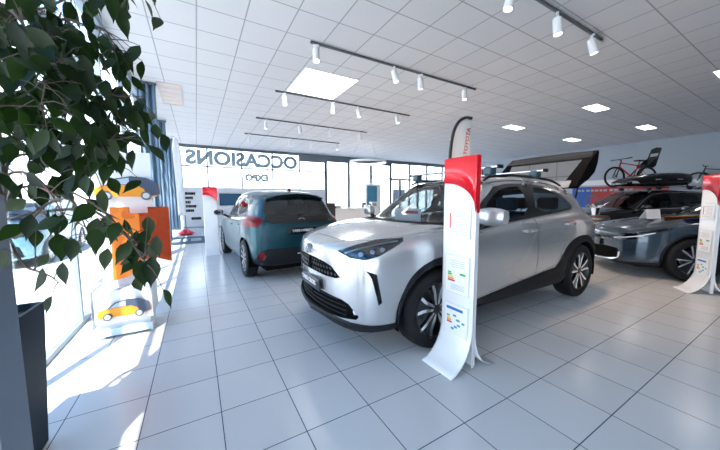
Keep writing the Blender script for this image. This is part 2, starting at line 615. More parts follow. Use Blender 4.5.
def side_pair(root, bm, name, pids, m, **kw):
    out = []
    for sd in ('L', 'R'):
        out.append(cobj(name, extract(bm, pids, sd), m, root, **kw))
    return out

def wheel_wells(root, spots, r=.43, w=.30, ymax=.86, zmin=.10):
    for x, z in spots:
        for sg in (-1, 1):
            bm = B(); n = 20; rings = []
            for rr, y in ((r, sg * ymax), (r, sg * (ymax - w)), (.02, sg * (ymax - w))):
                ring = []
                for k in range(n + 1):
                    a = -.25 + (PI + .5) * k / n
                    ring.append(bm.verts.new((x + rr * math.cos(a), y, max(zmin, z + rr * math.sin(a)))))
                rings.append(ring)
            for A, Bq in zip(rings, rings[1:]):
                for k in range(n): bm.faces.new((A[k], A[k + 1], Bq[k + 1], Bq[k]))
            obj('wheel_arch_liner', bm, M['well'], root)

def underbody(root, x0, x1, hw, z0=.17, z1=.26):
    bm = B(); box(bm, x0, x1, -hw, hw, z0, z1, .03)
    obj('underbody', bm, M['well'], root)

def build_suv():
    root = empty('car', 'silver compact SUV with black wheel-arch cladding, roof bars and raised tailgate', 'car', (2.0, -.48, 0))
    bm = suv_surface()
    fw, rw, wr = .10, 2.68, .35
    # --- cladding and arches
    carve(bm, SIDE, [(-.62, .1), (-.62, .300), (-.33, .315)] + smooth_poly([(-.33, .315), (-.315, .33), (-.285, .565), (-.17, .725), (.05, .815), (.25, .81), (.42, .735), (.53, .60), (.585, .44), (.62, .335), (.63, .335)], 2)[1:-6] + [(.66, .338), (1.85, .455), (2.06, .475)] + smooth_poly([(2.06, .475), (2.12, .50), (2.24, .715), (2.42, .805), (2.58, .835), (2.76, .832), (2.93, .77), (3.08, .64), (3.17, .47), (3.18, .46)], 2)[2:-4] + [(3.2, .46), (3.6, .46), (3.6, .1)], CLAD, only={BODY}, facing=-1.1)
    carve(bm, FRONT, [(-.80, .10), (-.80, .31), (-.60, .30), (-.50, .275), (-.15, .262), (.02, .26), (.02, .10)], CLAD, only={BODY}, facing=-.6, xr=(-1, -.3))
    for cx in (fw, rw):
        carve(bm, SIDE, [(cx - .395, .05)] + circle(cx, wr, .395, 28, 180, 0)[0:] + [(cx + .395, .05)], WELL, only={CLAD, BODY}, facing=-1.1, xr=(cx - .42, cx + .42))
    # --- glass house
    carve(bm, SIDE, [(.50, .965), (.85, 1.262), (1.11, 1.432), (1.35, 1.472), (1.75, 1.482), (2.15, 1.455), (2.45, 1.36), (2.63, 1.21), (2.56, 1.162), (2.1, 1.125), (1.66, 1.092), (1.05, 1.045), (.58, .982)], DLO, only={BODY})
    carve(bm, SIDE, smooth_poly([(.70, 1.015), (.885, 1.232), (1.13, 1.388), (1.36, 1.436), (1.585, 1.446), (1.56, 1.11), (1.05, 1.068)], 1), FGL, only={DLO})
    carve(bm, SIDE, smooth_poly([(1.70, 1.125), (1.79, 1.435), (2.0, 1.440), (2.16, 1.425), (2.40, 1.338), (2.53, 1.222), (2.50, 1.178)], 1), RGL, only={DLO})
    carve(bm, TOP, [(.115, .02), (.13, -.30), (.25, -.55), (.45, -.672), (.67, -.632), (.885, -.596), (1.055, -.548), (1.025, -.25), (1.0, .02)], WS, only={BODY})
    # --- bonnet and cowl
    carve(bm, TOP, [(.03, .02), (.05, -.30), (.17, -.57), (.40, -.715), (.46, -.672), (.25, -.55), (.13, -.30), (.115, .02)], COWL, only={BODY})
    seam(bm, TOP, [(-.615, .02), (-.60, -.3), (-.565, -.47), (-.40, -.645), (-.18, -.738), (.10, -.775), (.36, -.748), (.40, -.715), (.17, -.57), (.05, -.30), (.03, .02)], HOOD, {BODY})
    # --- lamps, grille, intakes
    f45 = oblique(45)
    hp = [(-.667, -.463, .872), (-.584, -.575, .923), (-.412, -.654, .969), (-.2, -.753, .988), (-.235, -.80, .962), (-.298, -.81, .936), (-.458, -.796, .865), (-.548, -.735, .830), (-.621, -.609, .832)]
    carve(bm, f45, [(Vector(p).dot(f45[0]), p[2]) for p in hp], HEAD, only={BODY, HOOD, GAP}, facing=-.05, xr=(-1, .1))
    carve(bm, FRONT, [(.02, .775), (-.15, .772), (-.30, .757), (-.40, .733), (-.51, .655), (-.46, .638), (-.32, .632), (.02, .645)], GRILLE, only={BODY}, xr=(-1, -.3))
    carve(bm, FRONT, [(.02, .488), (-.24, .484), (-.52, .472), (-.60, .45), (-.690, .365), (-.665, .335), (-.503, .312), (-.15, .300), (.02, .298)], INTAKE, only={BODY, CLAD}, xr=(-1, -.3))
    carve(bm, SIDE, [(-.555, .748), (-.490, .722), (-.452, .50), (-.478, .475), (-.495, .56), (-.522, .69)], VENT, only={BODY})
    carve(bm, REAR, [(-.55, .985), (-.95, 1.0), (-.95, .86), (-.60, .88)], TAIL, only={BODY}, xr=(3.0, 4), facing=-.6)
    carve(bm, REAR, [(.02, .70), (-.55, .70), (-.60, .86), (-.60, 1.1), (-.52, 1.36), (.02, 1.40)], OPEN, only={BODY}, xr=(2.98, 4), facing=.1)
    # --- doors
    seam(bm, SIDE, [(.565, .978), (.55, .60), (.605, .345), (1.665, .446), (1.655, .60), (1.600, .95), (1.62, 1.083), (1.05, 1.038), (.58, .974)], FD, {BODY, CLAD}, .004)
    seam(bm, SIDE, [(1.600, .95), (1.655, .60), (1.665, .446), (1.85, .463), (2.09, .508), (2.20, .74), (2.36, .86), (2.47, 1.02), (2.50, 1.145), (2.1, 1.117), (1.625, 1.083)], RD, {BODY, CLAD}, .004)
    push(bm, GRILLE, -.03); push(bm, INTAKE, -.05); push(bm, VENT, -.02); push(bm, HEAD, -.004)
    push(bm, FGL, -.006); push(bm, RGL, -.006)
    push(bm, CLAD, .010)
    sil = M['silver']
    cobj('body_shell', extract(bm, {BODY}), sil, root)
    cobj('shut_line', extract(bm, {GAP}, off=-.004), M['well'], root)
    cobj('bonnet', extract(bm, {HOOD}), sil, root)
    cobj('lower_cladding', extract(bm, {CLAD}), M['black_plastic'], root)
    cobj('cowl_panel', extract(bm, {COWL}), M['black_plastic'], root)
    cobj('windshield', extract(bm, {WS}), M['car_glass'], root)
    nb = boundary_tubes(bm, {WS}, .007)
    t2 = boundary_tubes(bm, {WS}, .007, -1)
    me = bpy.data.meshes.new('t'); t2.to_mesh(me); t2.free(); nb.from_mesh(me); bpy.data.meshes.remove(me)
    cobj('windshield_seal', nb, M['rubber'], root)
    for o in side_pair(root, bm, 'window_surround', {DLO}, M['gloss_black']): pass
    side_pair(root, bm, 'front_side_window', {FGL}, M['side_glass'])
    side_pair(root, bm, 'rear_side_window', {RGL}, M['dark_glass'])
    fds = side_pair(root, bm, 'front_door', {FD}, sil); rds = side_pair(root, bm, 'rear_door', {RD}, sil)
    side_pair(root, bm, 'bumper_vent', {VENT}, M['black_plastic'])
    cobj('radiator_grille', extract(bm, {GRILLE}, off=-.0), M['well'], root)
    cobj('lower_intake', extract(bm, {INTAKE}), M['well'], root)
    side_pair(root, bm, 'tail_light', {TAIL}, M['lens_red'])
    for sd, sg in (('L', 1), ('R', -1)):
        h = cobj('headlight', extract(bm, {HEAD}, sd), M['lamp_glass'], root)
        cobj('lamp_housing', extract(bm, {HEAD}, sd, off=-.035), M['lamp_dark'], h)
        q = B()
        for cxx, cy, cz in ((-.545, -.655, .862), (-.47, -.71, .882), (-.40, -.745, .90)):
            c = Vector((cxx, cy * sg, cz)); d = Vector((-.75, -.55 * sg, .12)).normalized()
            cyl(q, c - d * .03, c + d * .010, .016, .020, n=16)
        obj('projector_lens', q, M['led'], h)
        q = B()
        L = [(-.640, -.545, .868), (-.57, -.615, .905), (-.42, -.690, .942), (-.26, -.757, .967)]
        tube(q, [Vector((x, y * sg, z)) + Vector((.012, .012 * sg, -.008)) for x, y, z in L], .007, 6)
        obj('daytime_light', q, M['led'], h)
    # grille mesh
    g = B()
    for k in range(-9, 10):
        y = k * .048
        zt_ = .775 - .25 * max(0, abs(y) - .15) ** 1.3; zb_ = .64
        for j in range(3):
            zz = zb_ + .022 + j * .043
            if zz < (.77 if abs(y) < .30 else .77 - (abs(y) - .30) * .55):
                x = -.728 + .24 * (abs(y) / .88) ** 2
                vs = prism(g, [(-.020, 0), (0, -.017), (.020, 0), (0, .017)], -.004, .004, 'YZ')
                for v in vs: v.co += Vector((x, y + (.024 if j % 2 else 0), zz))
    obj('grille_mesh', g, M['alloy_dark'], root, smooth=False)
    g = B()
    for j in range(4):
        zz = .335 + j * .038
        pts = [(-.712 + .24 * (abs(y) / .88) ** 2, y, zz) for y in [k * .06 for k in range(-9, 10)]]
        tube(g, pts, .006, 6)
    obj('intake_louvre', g, M['black_plastic'], root)
    g = B()
    pts = [(-.730 + .24 * (abs(y) / .88) ** 2, y, .288) for y in [k * .06 for k in range(-10, 11)]]
    tube(g, pts, .022, 8)
    obj('front_lip', g, M['black_plastic'], root)
    for sg in (-1, 1):
        g = B(); lathe(g, [(.0, -.012), (.022, -.010), (.026, 0), (.026, .02)], 'X', (-.585, sg * .625, .385), n=16)
        obj('fog_light', g, M['led'], root)
    # emblem and plate
    g = emblem_bm(.066, .0045)
    e = obj('emblem', g, M['emblem_metal'], root, loc=(-.748, 0, .836)); e.rotation_euler = (0, R(18), 0)
    p = B(); box(p, -.010, .006, -.27, .27, -.058, .058, .004)
    pl = obj('number_plate', p, M['gloss_black'], root, loc=(-.745, 0, .535)); pl.rotation_euler = (0, R(-4), 0)
    text_obj('plate_lettering', 'YARIS CROSS', .062, M['white_paper'], pl, (-.0115, 0, 0), (R(90), 0, R(-90)), .002, .001)
    # mirrors
    for sg in (-1, 1):
        g = B()
        rings = []
        for k, (t, a, b) in enumerate(((0, .04, .050), (.02, .062, .070), (.09, .078, .082), (.18, .070, .076), (.235, .046, .056), (.25, .015, .02))):
            ring = []
            for j in range(16):
                an = 2 * PI * j / 16
                cx, sx = math.cos(an), math.sin(an)
                px = a * math.copysign(abs(cx) ** .7, cx); pz = b * math.copysign(abs(sx) ** .7, sx)
                if px > .03: px = .03 + (px - .03) * .25
                ring.append(g.verts.new((.555 + px + t * .16, sg * (.905 + t), 1.145 + pz)))
            rings.append(ring)
        for A, Bq in zip(rings, rings[1:]):
            for j in range(16): g.faces.new((A[j], A[(j + 1) % 16], Bq[(j + 1) % 16], Bq[j]))
        g.faces.new(rings[0]); g.faces.new(rings[-1])
        mi = obj('door_mirror', g, sil, root)
        g = B(); tube(g, [(.60, sg * .835, .985), (.575, sg * .875, 1.03), (.565, sg * .93, 1.085), (.565, sg * .98, 1.10)], [.032, .030, .028, .024], 10)
        obj('mirror_stalk', g, M['black_plastic'], mi)
        g = B(); box(g, .592, .600, sg * .93 if sg > 0 else -1.11, 1.11 if sg > 0 else -.93, 1.095, 1.19, .02)
        obj('mirror_glass', g, M['chrome'], mi)
    # handles
    for sg, fd, rd in ((-1, fds[0], rds[0]), (1, fds[1], rds[1])):
        for x, par in ((1.33, fd), (2.20, rd)):
            g = B(); z = .955 if x < 2 else .99
            tube(g, [(x, sg * .855, z), (x + .03, sg * .892, z + .004), (x + .11, sg * .900, z + .006), (x + .19, sg * .892, z + .006), (x + .22, sg * .855, z + .004)], [.014, .018, .019, .018, .014], 8)
            obj('door_handle', g, sil, par)
    # roof rails and bars
    for sg in (-1, 1):
        g = B(); tube(g, [(1.02, sg * .592, 1.500), (1.12, sg * .585, 1.545), (1.5, sg * .575, 1.575), (2.0, sg * .566, 1.575), (2.45, sg * .556, 1.545), (2.72, sg * .548, 1.485)], [.012, .016, .017, .017, .016, .012], 8)
        obj('roof_rail', g, M['black_plastic'], root)
    for x in (1.13, 2.02):
        g = B(); box(g, x - .04, x + .04, -.70, .70, 1.632, 1.657, .010)
        rb = obj('roof_bar', g, M['alloy'], root)
        for sg in (-1, 1):
            g = B(); vs = box(g, x - .055, x + .055, sg * .585 - .05, sg * .585 + .05, 1.555, 1.65, .022, seg=3)
            obj('bar_foot', g, M['teal_plastic'], rb)
            g = B(); box(g, x - .043, x + .043, sg * .705 - .012, sg * .705 + .012, 1.626, 1.664, .006)
            obj('bar_end_cap', g, M['black_plastic'], rb)
    # raised tailgate: hinge at the rear edge of the roof
    d = Vector((.46, 0, .56)).normalized(); n = Vector((-d.z, 0, d.x))
    h0 = Vector((2.93, 0, 1.475))
    def tg(s, y, t): return h0 + d * s + Vector((0, y, 0)) + n * t
    def slab(bmx, pts, t0, t1):
        lo = [bmx.verts.new(tg(s, y, t0 + tt)) for s, y, tt in pts]; hi = [bmx.verts.new(tg(s, y, t1 + tt)) for s, y, tt in pts]
        k = len(pts)
        for i in range(k): bmx.faces.new((lo[i], lo[(i + 1) % k], hi[(i + 1) % k], hi[i]))
        bmx.faces.new(lo[::-1]); bmx.faces.new(hi)
    def side(bmx, pts, y0, y1):
        lo = [bmx.verts.new(tg(s, y0, t)) for s, t in pts]; hi = [bmx.verts.new(tg(s, y1, t)) for s, t in pts]
        k = len(pts)
        for i in range(k): bmx.faces.new((lo[i], lo[(i + 1) % k], hi[(i + 1) % k], hi[i]))
        bmx.faces.new(lo[::-1]); bmx.faces.new(hi)
    g = B()
    for sg in (-1, 1):     # deep moulded side frames
        side(g, [(0, 0), (0, -.05), (.12, -.10), (.30, -.20), (.50, -.27), (.66, -.24), (.80, -.16), (.80, -.12), (.62, -.07), (.45, -.03)], sg * .58, sg * .66)
        slab(g, [(0, sg * .46, 0), (0, sg * .60, 0), (.60, sg * .65, -.055), (.60, sg * .55, -.055)], -.05, 0)
    slab(g, [(0, -.58, 0), (0, .58, 0), (.06, .58, 0), (.06, -.58, 0)], -.05, .0)
    slab(g, [(.58, -.66, -.055), (.58, .66, -.055), (.68, .655, -.08), (.80, .62, -.12), (.83, .30, -.135), (.83, -.30, -.135), (.80, -.62, -.12), (.68, -.655, -.08)], -.11, .0)
    gate = obj('tailgate', g, M['well'], root, smooth=False)
    g = B(); slab(g, [(.06, -.47, 0), (.06, .47, 0), (.60, .56, -.055), (.60, -.56, -.055)], -.012, -.006)
    obj('tailgate_window', g, M['boosted_glass'], gate)
    g = B(); slab(g, [(.59, -.645, -.055), (.59, .645, -.055), (.68, .64, -.08), (.79, .60, -.12), (.82, .30, -.135), (.82, -.30, -.135), (.79, -.60, -.12), (.68, -.64, -.08)], .001, .012)
    obj('tailgate_garnish', g, M['gloss_black'], gate, smooth=False)
    g = B(); slab(g, [(-.03, -.57, 0), (-.03, .57, 0), (.10, .57, 0), (.10, -.57, 0)], .001, .014)
    obj('tailgate_spoiler', g, sil, gate, smooth=False)
    g = B(); slab(g, [(.64, -.30, -.07), (.64, .30, -.07), (.74, .28, -.10), (.74, -.28, -.10)], -.125, -.11)
    obj('grip_recess', g, M['gloss_black'], gate, smooth=False)
    for sg in (-1, 1):
        g = B(); tube(g, [(3.06, sg * .60, 1.30), tg(.40, sg * .57, -.10)], .011, 8)
        obj('gas_strut', g, M['black_plastic'], gate)
    # wheels, wells, floor
    wheel_wells(root, ((fw, wr), (rw, wr)), .43)
    underbody(root, -.5, 3.1, .60)
    for x in (fw, rw):
        for sg in (-1, 1): make_wheel(root, x, sg * .772, sg, wr, .215, 'double')
    # cabin
    g = B(); box(g, .35, 3.0, -.74, .74, .27, .34, .02)
    obj('cabin_floor', g, M['dash'], root)
    g = B(); vs = box(g, .22, .62, -.72, .72, .72, 1.00, .07, seg=3); obj('dashboard', g, M['dash'], root)
    sw = B(); pts = [(.0, .18 * math.cos(2 * PI * k / 24), .18 * math.sin(2 * PI * k / 24)) for k in range(24)]
    tube(sw, pts, .014, 8, closed=True)
    cyl(sw, (0, 0, 0), (-.20, 0, -.06), .04, .03, 12)
    for a in (0, 180, 270): tube(sw, [(0, 0, 0), (0, .18 * math.cos(R(a)), .18 * math.sin(R(a)))], .014, 6)
    o = obj('steering_wheel', sw, M['dash'], root, loc=(.80, -.36, .98)); o.rotation_euler = (0, R(22), 0)
    for y in (-.36, .36): make_seat(root, 1.38, y, M['cloth_blue'], 'front_seat')
    make_seat(root, 2.25, 0, M['cloth_dark'], 'rear_bench', True, .66)
    g = B(); cyl(g, (1.0, 0, 1.40), (.96, 0, 1.47), .012, n=8); box(g, .975, .995, -.12, .12, 1.345, 1.415, .012)
    obj('rear_view_mirror', g, M['gloss_black'], root)
    return root
M['boosted_glass'] = glass_mat('boosted_glass', (.95, .97, .98), .75)  # uncoated tailgate glass, reflection raised so the pane shows brighter
M['emblem_metal'] = mat('emblem_metal', (.16, .18, .21), .15, 1.0)
M['teal_plastic'] = mat('teal_grey_plastic', (.035, .075, .10), .4)
suv = build_suv()
# ---------------------------------------------------------------- the other cars
def hatch_surface():
    S = [
        section(-.80, .32, .52, .62, .47, .68, .30, .70, .71, .24, 1.0, 0, .52, .42),
        section(-.78, .22, .68, .68, .62, .74, .42, .76, .77, .24, 1.0, 0, .52, .42),
        section(-.70, .20, .79, .76, .70, .80, .46, .83, .84, .24, 1.0, 0),
        section(-.45, .19, .85, .81, .75, .86, .50, .89, .90, .24, .99, 0),
        section(-.10, .18, .868, .84, .78, .91, .54, .945, .96, .26, .985, 0),
        section(.20, .18, .868, .86, .79, .94, .64, .985, 1.005, .28, .98, 0),
        section(.48, .18, .862, .87, .79, .94, .645, 1.12, 1.15, .27, .975, .02),
        section(.80, .18, .858, .885, .79, .945, .61, 1.29, 1.325, .2, .97, .03),
        section(1.08, .18, .858, .90, .79, .955, .575, 1.405, 1.45, .1, .97, .035),
        section(1.45, .18, .858, .91, .79, .965, .56, 1.445, 1.49, .03, .97, .035),
        section(1.95, .18, .862, .925, .785, .985, .55, 1.44, 1.49, 0, .975, .035),
        section(2.40, .19, .864, .95, .77, 1.01, .535, 1.41, 1.462, -.03, .985, .03),
        section(2.72, .21, .848, .965, .745, 1.03, .525, 1.37, 1.425, -.06, .99, .025),
        section(2.90, .23, .828, .965, .72, 1.03, .53, 1.30, 1.345, -.09, 1.0, .015),
        section(3.05, .25, .805, .955, .705, 1.01, .60, 1.10, 1.12, -.13, 1.0, 0),
        section(3.16, .27, .765, .90, .69, .955, .56, .985, .99, -.18, 1.0, 0),
        section(3.20, .33, .67, .78, .64, .86, .42, .885, .89, -.19, 1.0, 0),
    ]
    return car_surface(S, 6, 6, 3)

def sedan_surface():
    S = [
        section(-.96, .32, .46, .60, .42, .655, .28, .68, .69, .26, 1.0, 0, .50, .40),
        section(-.94, .22, .66, .67, .60, .715, .40, .735, .745, .26, 1.0, 0, .50, .40),
        section(-.84, .19, .80, .735, .71, .775, .46, .80, .81, .26, 1.0, 0),
        section(-.55, .18, .865, .785, .765, .84, .50, .87, .88, .26, .99, 0),
        section(-.15, .18, .890, .83, .79, .905, .54, .94, .952, .26, .985, 0),
        section(.20, .18, .890, .855, .80, .945, .60, .985, 1.0, .28, .98, 0),
        section(.42, .18, .884, .87, .80, .95, .70, 1.015, 1.035, .30, .975, 0),
        section(.72, .18, .880, .88, .80, .955, .655, 1.14, 1.17, .27, .97, .02),
        section(1.10, .18, .880, .895, .80, .965, .61, 1.31, 1.345, .19, .97, .03),
        section(1.45, .18, .880, .905, .80, .975, .575, 1.40, 1.445, .08, .97, .035),
        section(1.80, .18, .880, .915, .80, .985, .565, 1.42, 1.470, .02, .97, .035),
        section(2.25, .18, .884, .93, .79, 1.0, .55, 1.395, 1.45, 0, .975, .03),
        section(2.70, .19, .892, .955, .77, 1.025, .53, 1.32, 1.375, -.03, .98, .03),
        section(3.10, .21, .890, .965, .74, 1.03, .52, 1.20, 1.25, -.06, .99, .02),
        section(3.45, .25, .86, .95, .71, 1.01, .55, 1.07, 1.10, -.12, 1.0, 0),
        section(3.62, .30, .80, .90, .66, .96, .48, 1.01, 1.02, -.18, 1.0, 0),
        section(3.66, .36, .70, .78, .60, .86, .40, .90, .91, -.19, 1.0, 0),
    ]
    return car_surface(S, 6, 6, 3)

def wagon_surface():
    S = [
        section(-.86, .32, .52, .64, .47, .70, .30, .73, .74, .24, 1.0, 0, .52, .42),
        section(-.84, .22, .68, .70, .62, .77, .42, .79, .80, .24, 1.0, 0, .52, .42),
        section(-.76, .20, .80, .78, .70, .83, .46, .86, .87, .24, 1.0, 0),
        section(-.45, .19, .865, .84, .76, .90, .50, .93, .94, .24, .99, 0),
        section(-.05, .19, .880, .875, .785, .955, .54, .99, 1.005, .26, .985, 0),
        section(.28, .19, .880, .895, .795, .985, .66, 1.03, 1.055, .28, .98, 0),
        section(.55, .19, .875, .905, .80, .985, .66, 1.16, 1.19, .27, .975, .02),
        section(.88, .19, .872, .915, .80, .99, .62, 1.33, 1.365, .2, .97, .03),
        section(1.18, .19, .872, .925, .80, 1.0, .59, 1.46, 1.505, .1, .97, .035),
        section(1.60, .19, .872, .935, .80, 1.01, .575, 1.51, 1.555, .03, .97, .035),
        section(2.20, .19, .876, .95, .795, 1.025, .565, 1.505, 1.555, 0, .975, .035),
        section(2.80, .20, .884, .97, .78, 1.045, .55, 1.475, 1.525, -.03, .985, .03),
        section(3.25, .22, .880, .985, .755, 1.06, .54, 1.42, 1.475, -.07, .99, .025),
        section(3.48, .25, .868, .98, .73, 1.055, .56, 1.30, 1.34, -.10, 1.0, .015),
        section(3.62, .28, .84, .94, .70, 1.01, .58, 1.07, 1.09, -.15, 1.0, 0),
        section(3.68, .34, .74, .82, .64, .90, .44, .93, .94, -.18, 1.0, 0),
    ]
    return car_surface(S, 6, 6, 3)

RW = 20
PLATEB = 21
def build_car(root, bm, P, paint_mat, wheel_style, wr):
    """P: outlines of every region on the left half of the body"""
    for poly in P.get('clad', []): carve(bm, SIDE, poly, CLAD, only={BODY}, facing=-1.1)
    for cx in P['axles']:
        rr = P.get('arch_r', .375)
        if P.get('arch_clad'):
            q = P['arch_clad']
            carve(bm, SIDE, [(cx - rr - q, .12)] + circle(cx, wr, rr + q, 28, 180, 0) + [(cx + rr + q, .12)], CLAD, only={BODY}, facing=-1.1, xr=(cx - .5, cx + .5))
        carve(bm, SIDE, [(cx - rr, .05)] + circle(cx, wr, rr, 28, 180, 0) + [(cx + rr, .05)], WELL, only={CLAD, BODY}, facing=-1.1, xr=(cx - .42, cx + .42))
    carve(bm, SIDE, P['dlo'], DLO, only={BODY})
    for i, g in enumerate(P['glass']): carve(bm, SIDE, smooth_poly(g, 1), (FGL, RGL, RGL)[i], only={DLO})
    carve(bm, TOP, P['ws'], WS, only={BODY}, xr=P.get('ws_x', (-.2, 1.6)))
    if 'rw' in P: carve(bm, REAR, P['rw'], RW, only={BODY}, xr=P['rw_x'], facing=.02)
    if 'hood' in P: seam(bm, TOP, P['hood'], HOOD, {BODY}, xr=(-1, .9))
    fr_ = P.get('head_frame', oblique(45))
    if 'head' in P: carve(bm, fr_, [(Vector(p).dot(fr_[0]), p[2]) for p in P['head']], HEAD, only={BODY, HOOD, GAP}, facing=-.05, xr=(-1.2, .5))
    if 'grille' in P: carve(bm, FRONT, P['grille'], GRILLE, only={BODY, CLAD}, xr=(-1.2, -.3))
    if 'intake' in P: carve(bm, FRONT, P['intake'], INTAKE, only={BODY, CLAD}, xr=(-1.2, -.3))
    for poly in P.get('rearblack', []): carve(bm, REAR, poly, CLAD, only={BODY}, xr=P['rear_x'], facing=-.6)
    for poly in P.get('panel', []): carve(bm, REAR, poly, DLO, only={BODY}, xr=P['rear_x'], facing=-.2)
    if 'gate' in P: seam(bm, REAR, P['gate'], OPEN, {BODY}, .004, xr=P['rear_x'], facing=-.1)
    if 'tail' in P: carve(bm, REAR, P['tail'], TAIL, only={BODY, OPEN, GAP, DLO}, xr=P['rear_x'], facing=-.75)
    if 'fog' in P: carve(bm, REAR, P['fog'], FOG, only={BODY, CLAD}, xr=P['rear_x'], facing=-.3)
    seam(bm, SIDE, P['fdoor'], FD, {BODY, CLAD}, .004)
    if 'rdoor' in P: seam(bm, SIDE, P['rdoor'], RD, {BODY, CLAD}, .004)
    push(bm, GRILLE, -.02); push(bm, INTAKE, -.03); push(bm, HEAD, -.004); push(bm, CLAD, .006)
    push(bm, FGL, -.006); push(bm, RGL, -.006); push(bm, FOG, -.01)
    def have(pid):
        lay = bm.faces.layers.int['part']; return any(f[lay] == pid for f in bm.faces)
    cobj('body_shell', extract(bm, {BODY}), paint_mat, root)
    cobj('shut_line', extract(bm, {GAP}, off=-.004), M['well'], root)
    if have(CLAD): cobj('lower_cladding', extract(bm, {CLAD}), M['black_plastic'], root)
    if have(HOOD): cobj('bonnet', extract(bm, {HOOD}), paint_mat, root)
    cobj('windshield', extract(bm, {WS}), M['car_glass'], root)
    if have(RW): cobj('rear_window', extract(bm, {RW}), M['dark_glass'], root)
    if have(OPEN): cobj('tailgate', extract(bm, {OPEN}), paint_mat, root)
    side_pair(root, bm, 'window_surround', {DLO}, M['gloss_black'])
    side_pair(root, bm, 'front_side_window', {FGL}, M['side_glass'])
    side_pair(root, bm, 'rear_side_window', {RGL}, M['dark_glass'])
    fds = side_pair(root, bm, 'front_door', {FD}, paint_mat)
    rds = side_pair(root, bm, 'rear_door', {RD}, paint_mat) if have(RD) else fds
    if have(GRILLE): cobj('radiator_grille', extract(bm, {GRILLE}), M['black_plastic'], root)
    if have(INTAKE): cobj('lower_intake', extract(bm, {INTAKE}), M['well'], root)
    if have(TAIL): side_pair(root, bm, 'tail_light', {TAIL}, M['lens_red'])
    if have(FOG): side_pair(root, bm, 'rear_fog_light', {FOG}, M['lens_red'])
    if have(HEAD):
        for sd in ('L', 'R'):
            h = cobj('headlight', extract(bm, {HEAD}, sd), M['lamp_glass'], root)
            cobj('lamp_housing', extract(bm, {HEAD}, sd, off=-.03), M['lamp_dark'], h)
            sg = 1 if sd == 'L' else -1
            if 'drl' in P:
                q = B(); tube(q, [(x, y * sg, z) for x, y, z in P['drl']], .008, 6); obj('daytime_light', q, M['led'], h)
    # mirrors, handles
    mx, my, mz = P['mirror']
    for sg in (-1, 1):
        g = B(); rings = []
        for t, a, b in ((0, .03, .035), (.02, .05, .052), (.09, .062, .064), (.16, .056, .058), (.20, .036, .04), (.212, .01, .014)):
            rings.append([g.verts.new((mx + a * math.cos(2 * PI * j / 14) + t * .2, sg * (my + t), mz + b * math.sin(2 * PI * j / 14))) for j in range(14)])
        for A, Bq in zip(rings, rings[1:]):
            for j in range(14): g.faces.new((A[j], A[(j + 1) % 14], Bq[(j + 1) % 14], Bq[j]))
        g.faces.new(rings[0]); g.faces.new(rings[-1])
        mi = obj('door_mirror', g, P.get('mirror_mat', paint_mat), root)
        g = B(); tube(g, [(mx + .04, sg * (my - .09), mz - .10), (mx + .02, sg * (my - .02), mz - .06), (mx + .01, sg * (my + .05), mz - .03)], [.028, .024, .02], 8)
        obj('mirror_stalk', g, M['black_plastic'], mi)
        g = B(); box(g, mx + .065, mx + .072, min(sg * (my + .01), sg * (my + .18)), max(sg * (my + .01), sg * (my + .18)), mz - .045, mz + .045, .012)
        obj('mirror_glass', g, M['chrome'], mi)
    for (hx, hz, k) in P['handles']:
        for sg, par in ((-1, (fds, rds)[k][0]), (1, (fds, rds)[k][1])):
            g = B(); y = P.get('hy', .85)
            tube(g, [(hx, sg * y, hz), (hx + .03, sg * (y + .034), hz + .004), (hx + .10, sg * (y + .04), hz + .006), (hx + .17, sg * (y + .034), hz + .006), (hx + .20, sg * y, hz + .004)], [.010, .012, .013, .012, .010], 8)
            obj('door_handle', g, P.get('handle_mat', paint_mat), par)
    wheel_wells(root, [(a, wr) for a in P['axles']], P.get('arch_r', .375) + .02, .28, .85)
    underbody(root, -.6, P['len'], .60, .15, .24)
    ty = P.get('track', .765)
    for x in P['axles']:
        for sg in (-1, 1): make_wheel(root, x, sg * ty, sg, wr, .205, wheel_style)
    g = B(); box(g, .35, P['len'] - .3, -.72, .72, .22, .29, .02); obj('cabin_floor', g, M['dash'], root)
    s0 = P['seat_x']
    g = B(); box(g, s0 - 1.16, s0 - .78, -.70, .70, P['dash_z'] - .28, P['dash_z'], .07, seg=3); obj('dashboard', g, M['dash'], root)
    sw = B(); tube(sw, [(0, .18 * math.cos(2 * PI * k / 24), .18 * math.sin(2 * PI * k / 24)) for k in range(24)], .014, 8, closed=True)
    for a in (0, 180, 270): tube(sw, [(0, 0, 0), (0, .18 * math.cos(R(a)), .18 * math.sin(R(a)))], .014, 6)
    cyl(sw, (0, 0, 0), (-.22, 0, -.07), .04, .03, 12)
    o = obj('steering_wheel', sw, M['dash'], root, loc=(s0 - .60, -.36, P['dash_z'] - .03)); o.rotation_euler = (0, R(22), 0)
    for y in (-.36, .36):
        s = make_seat(root, s0, y, M['cloth_dark'], 'front_seat'); s.location.z = -.11
    s = make_seat(root, s0 + .86, 0, M['cloth_dark'], 'rear_bench', True, .64); s.location.z = -.11
    return fds, rds

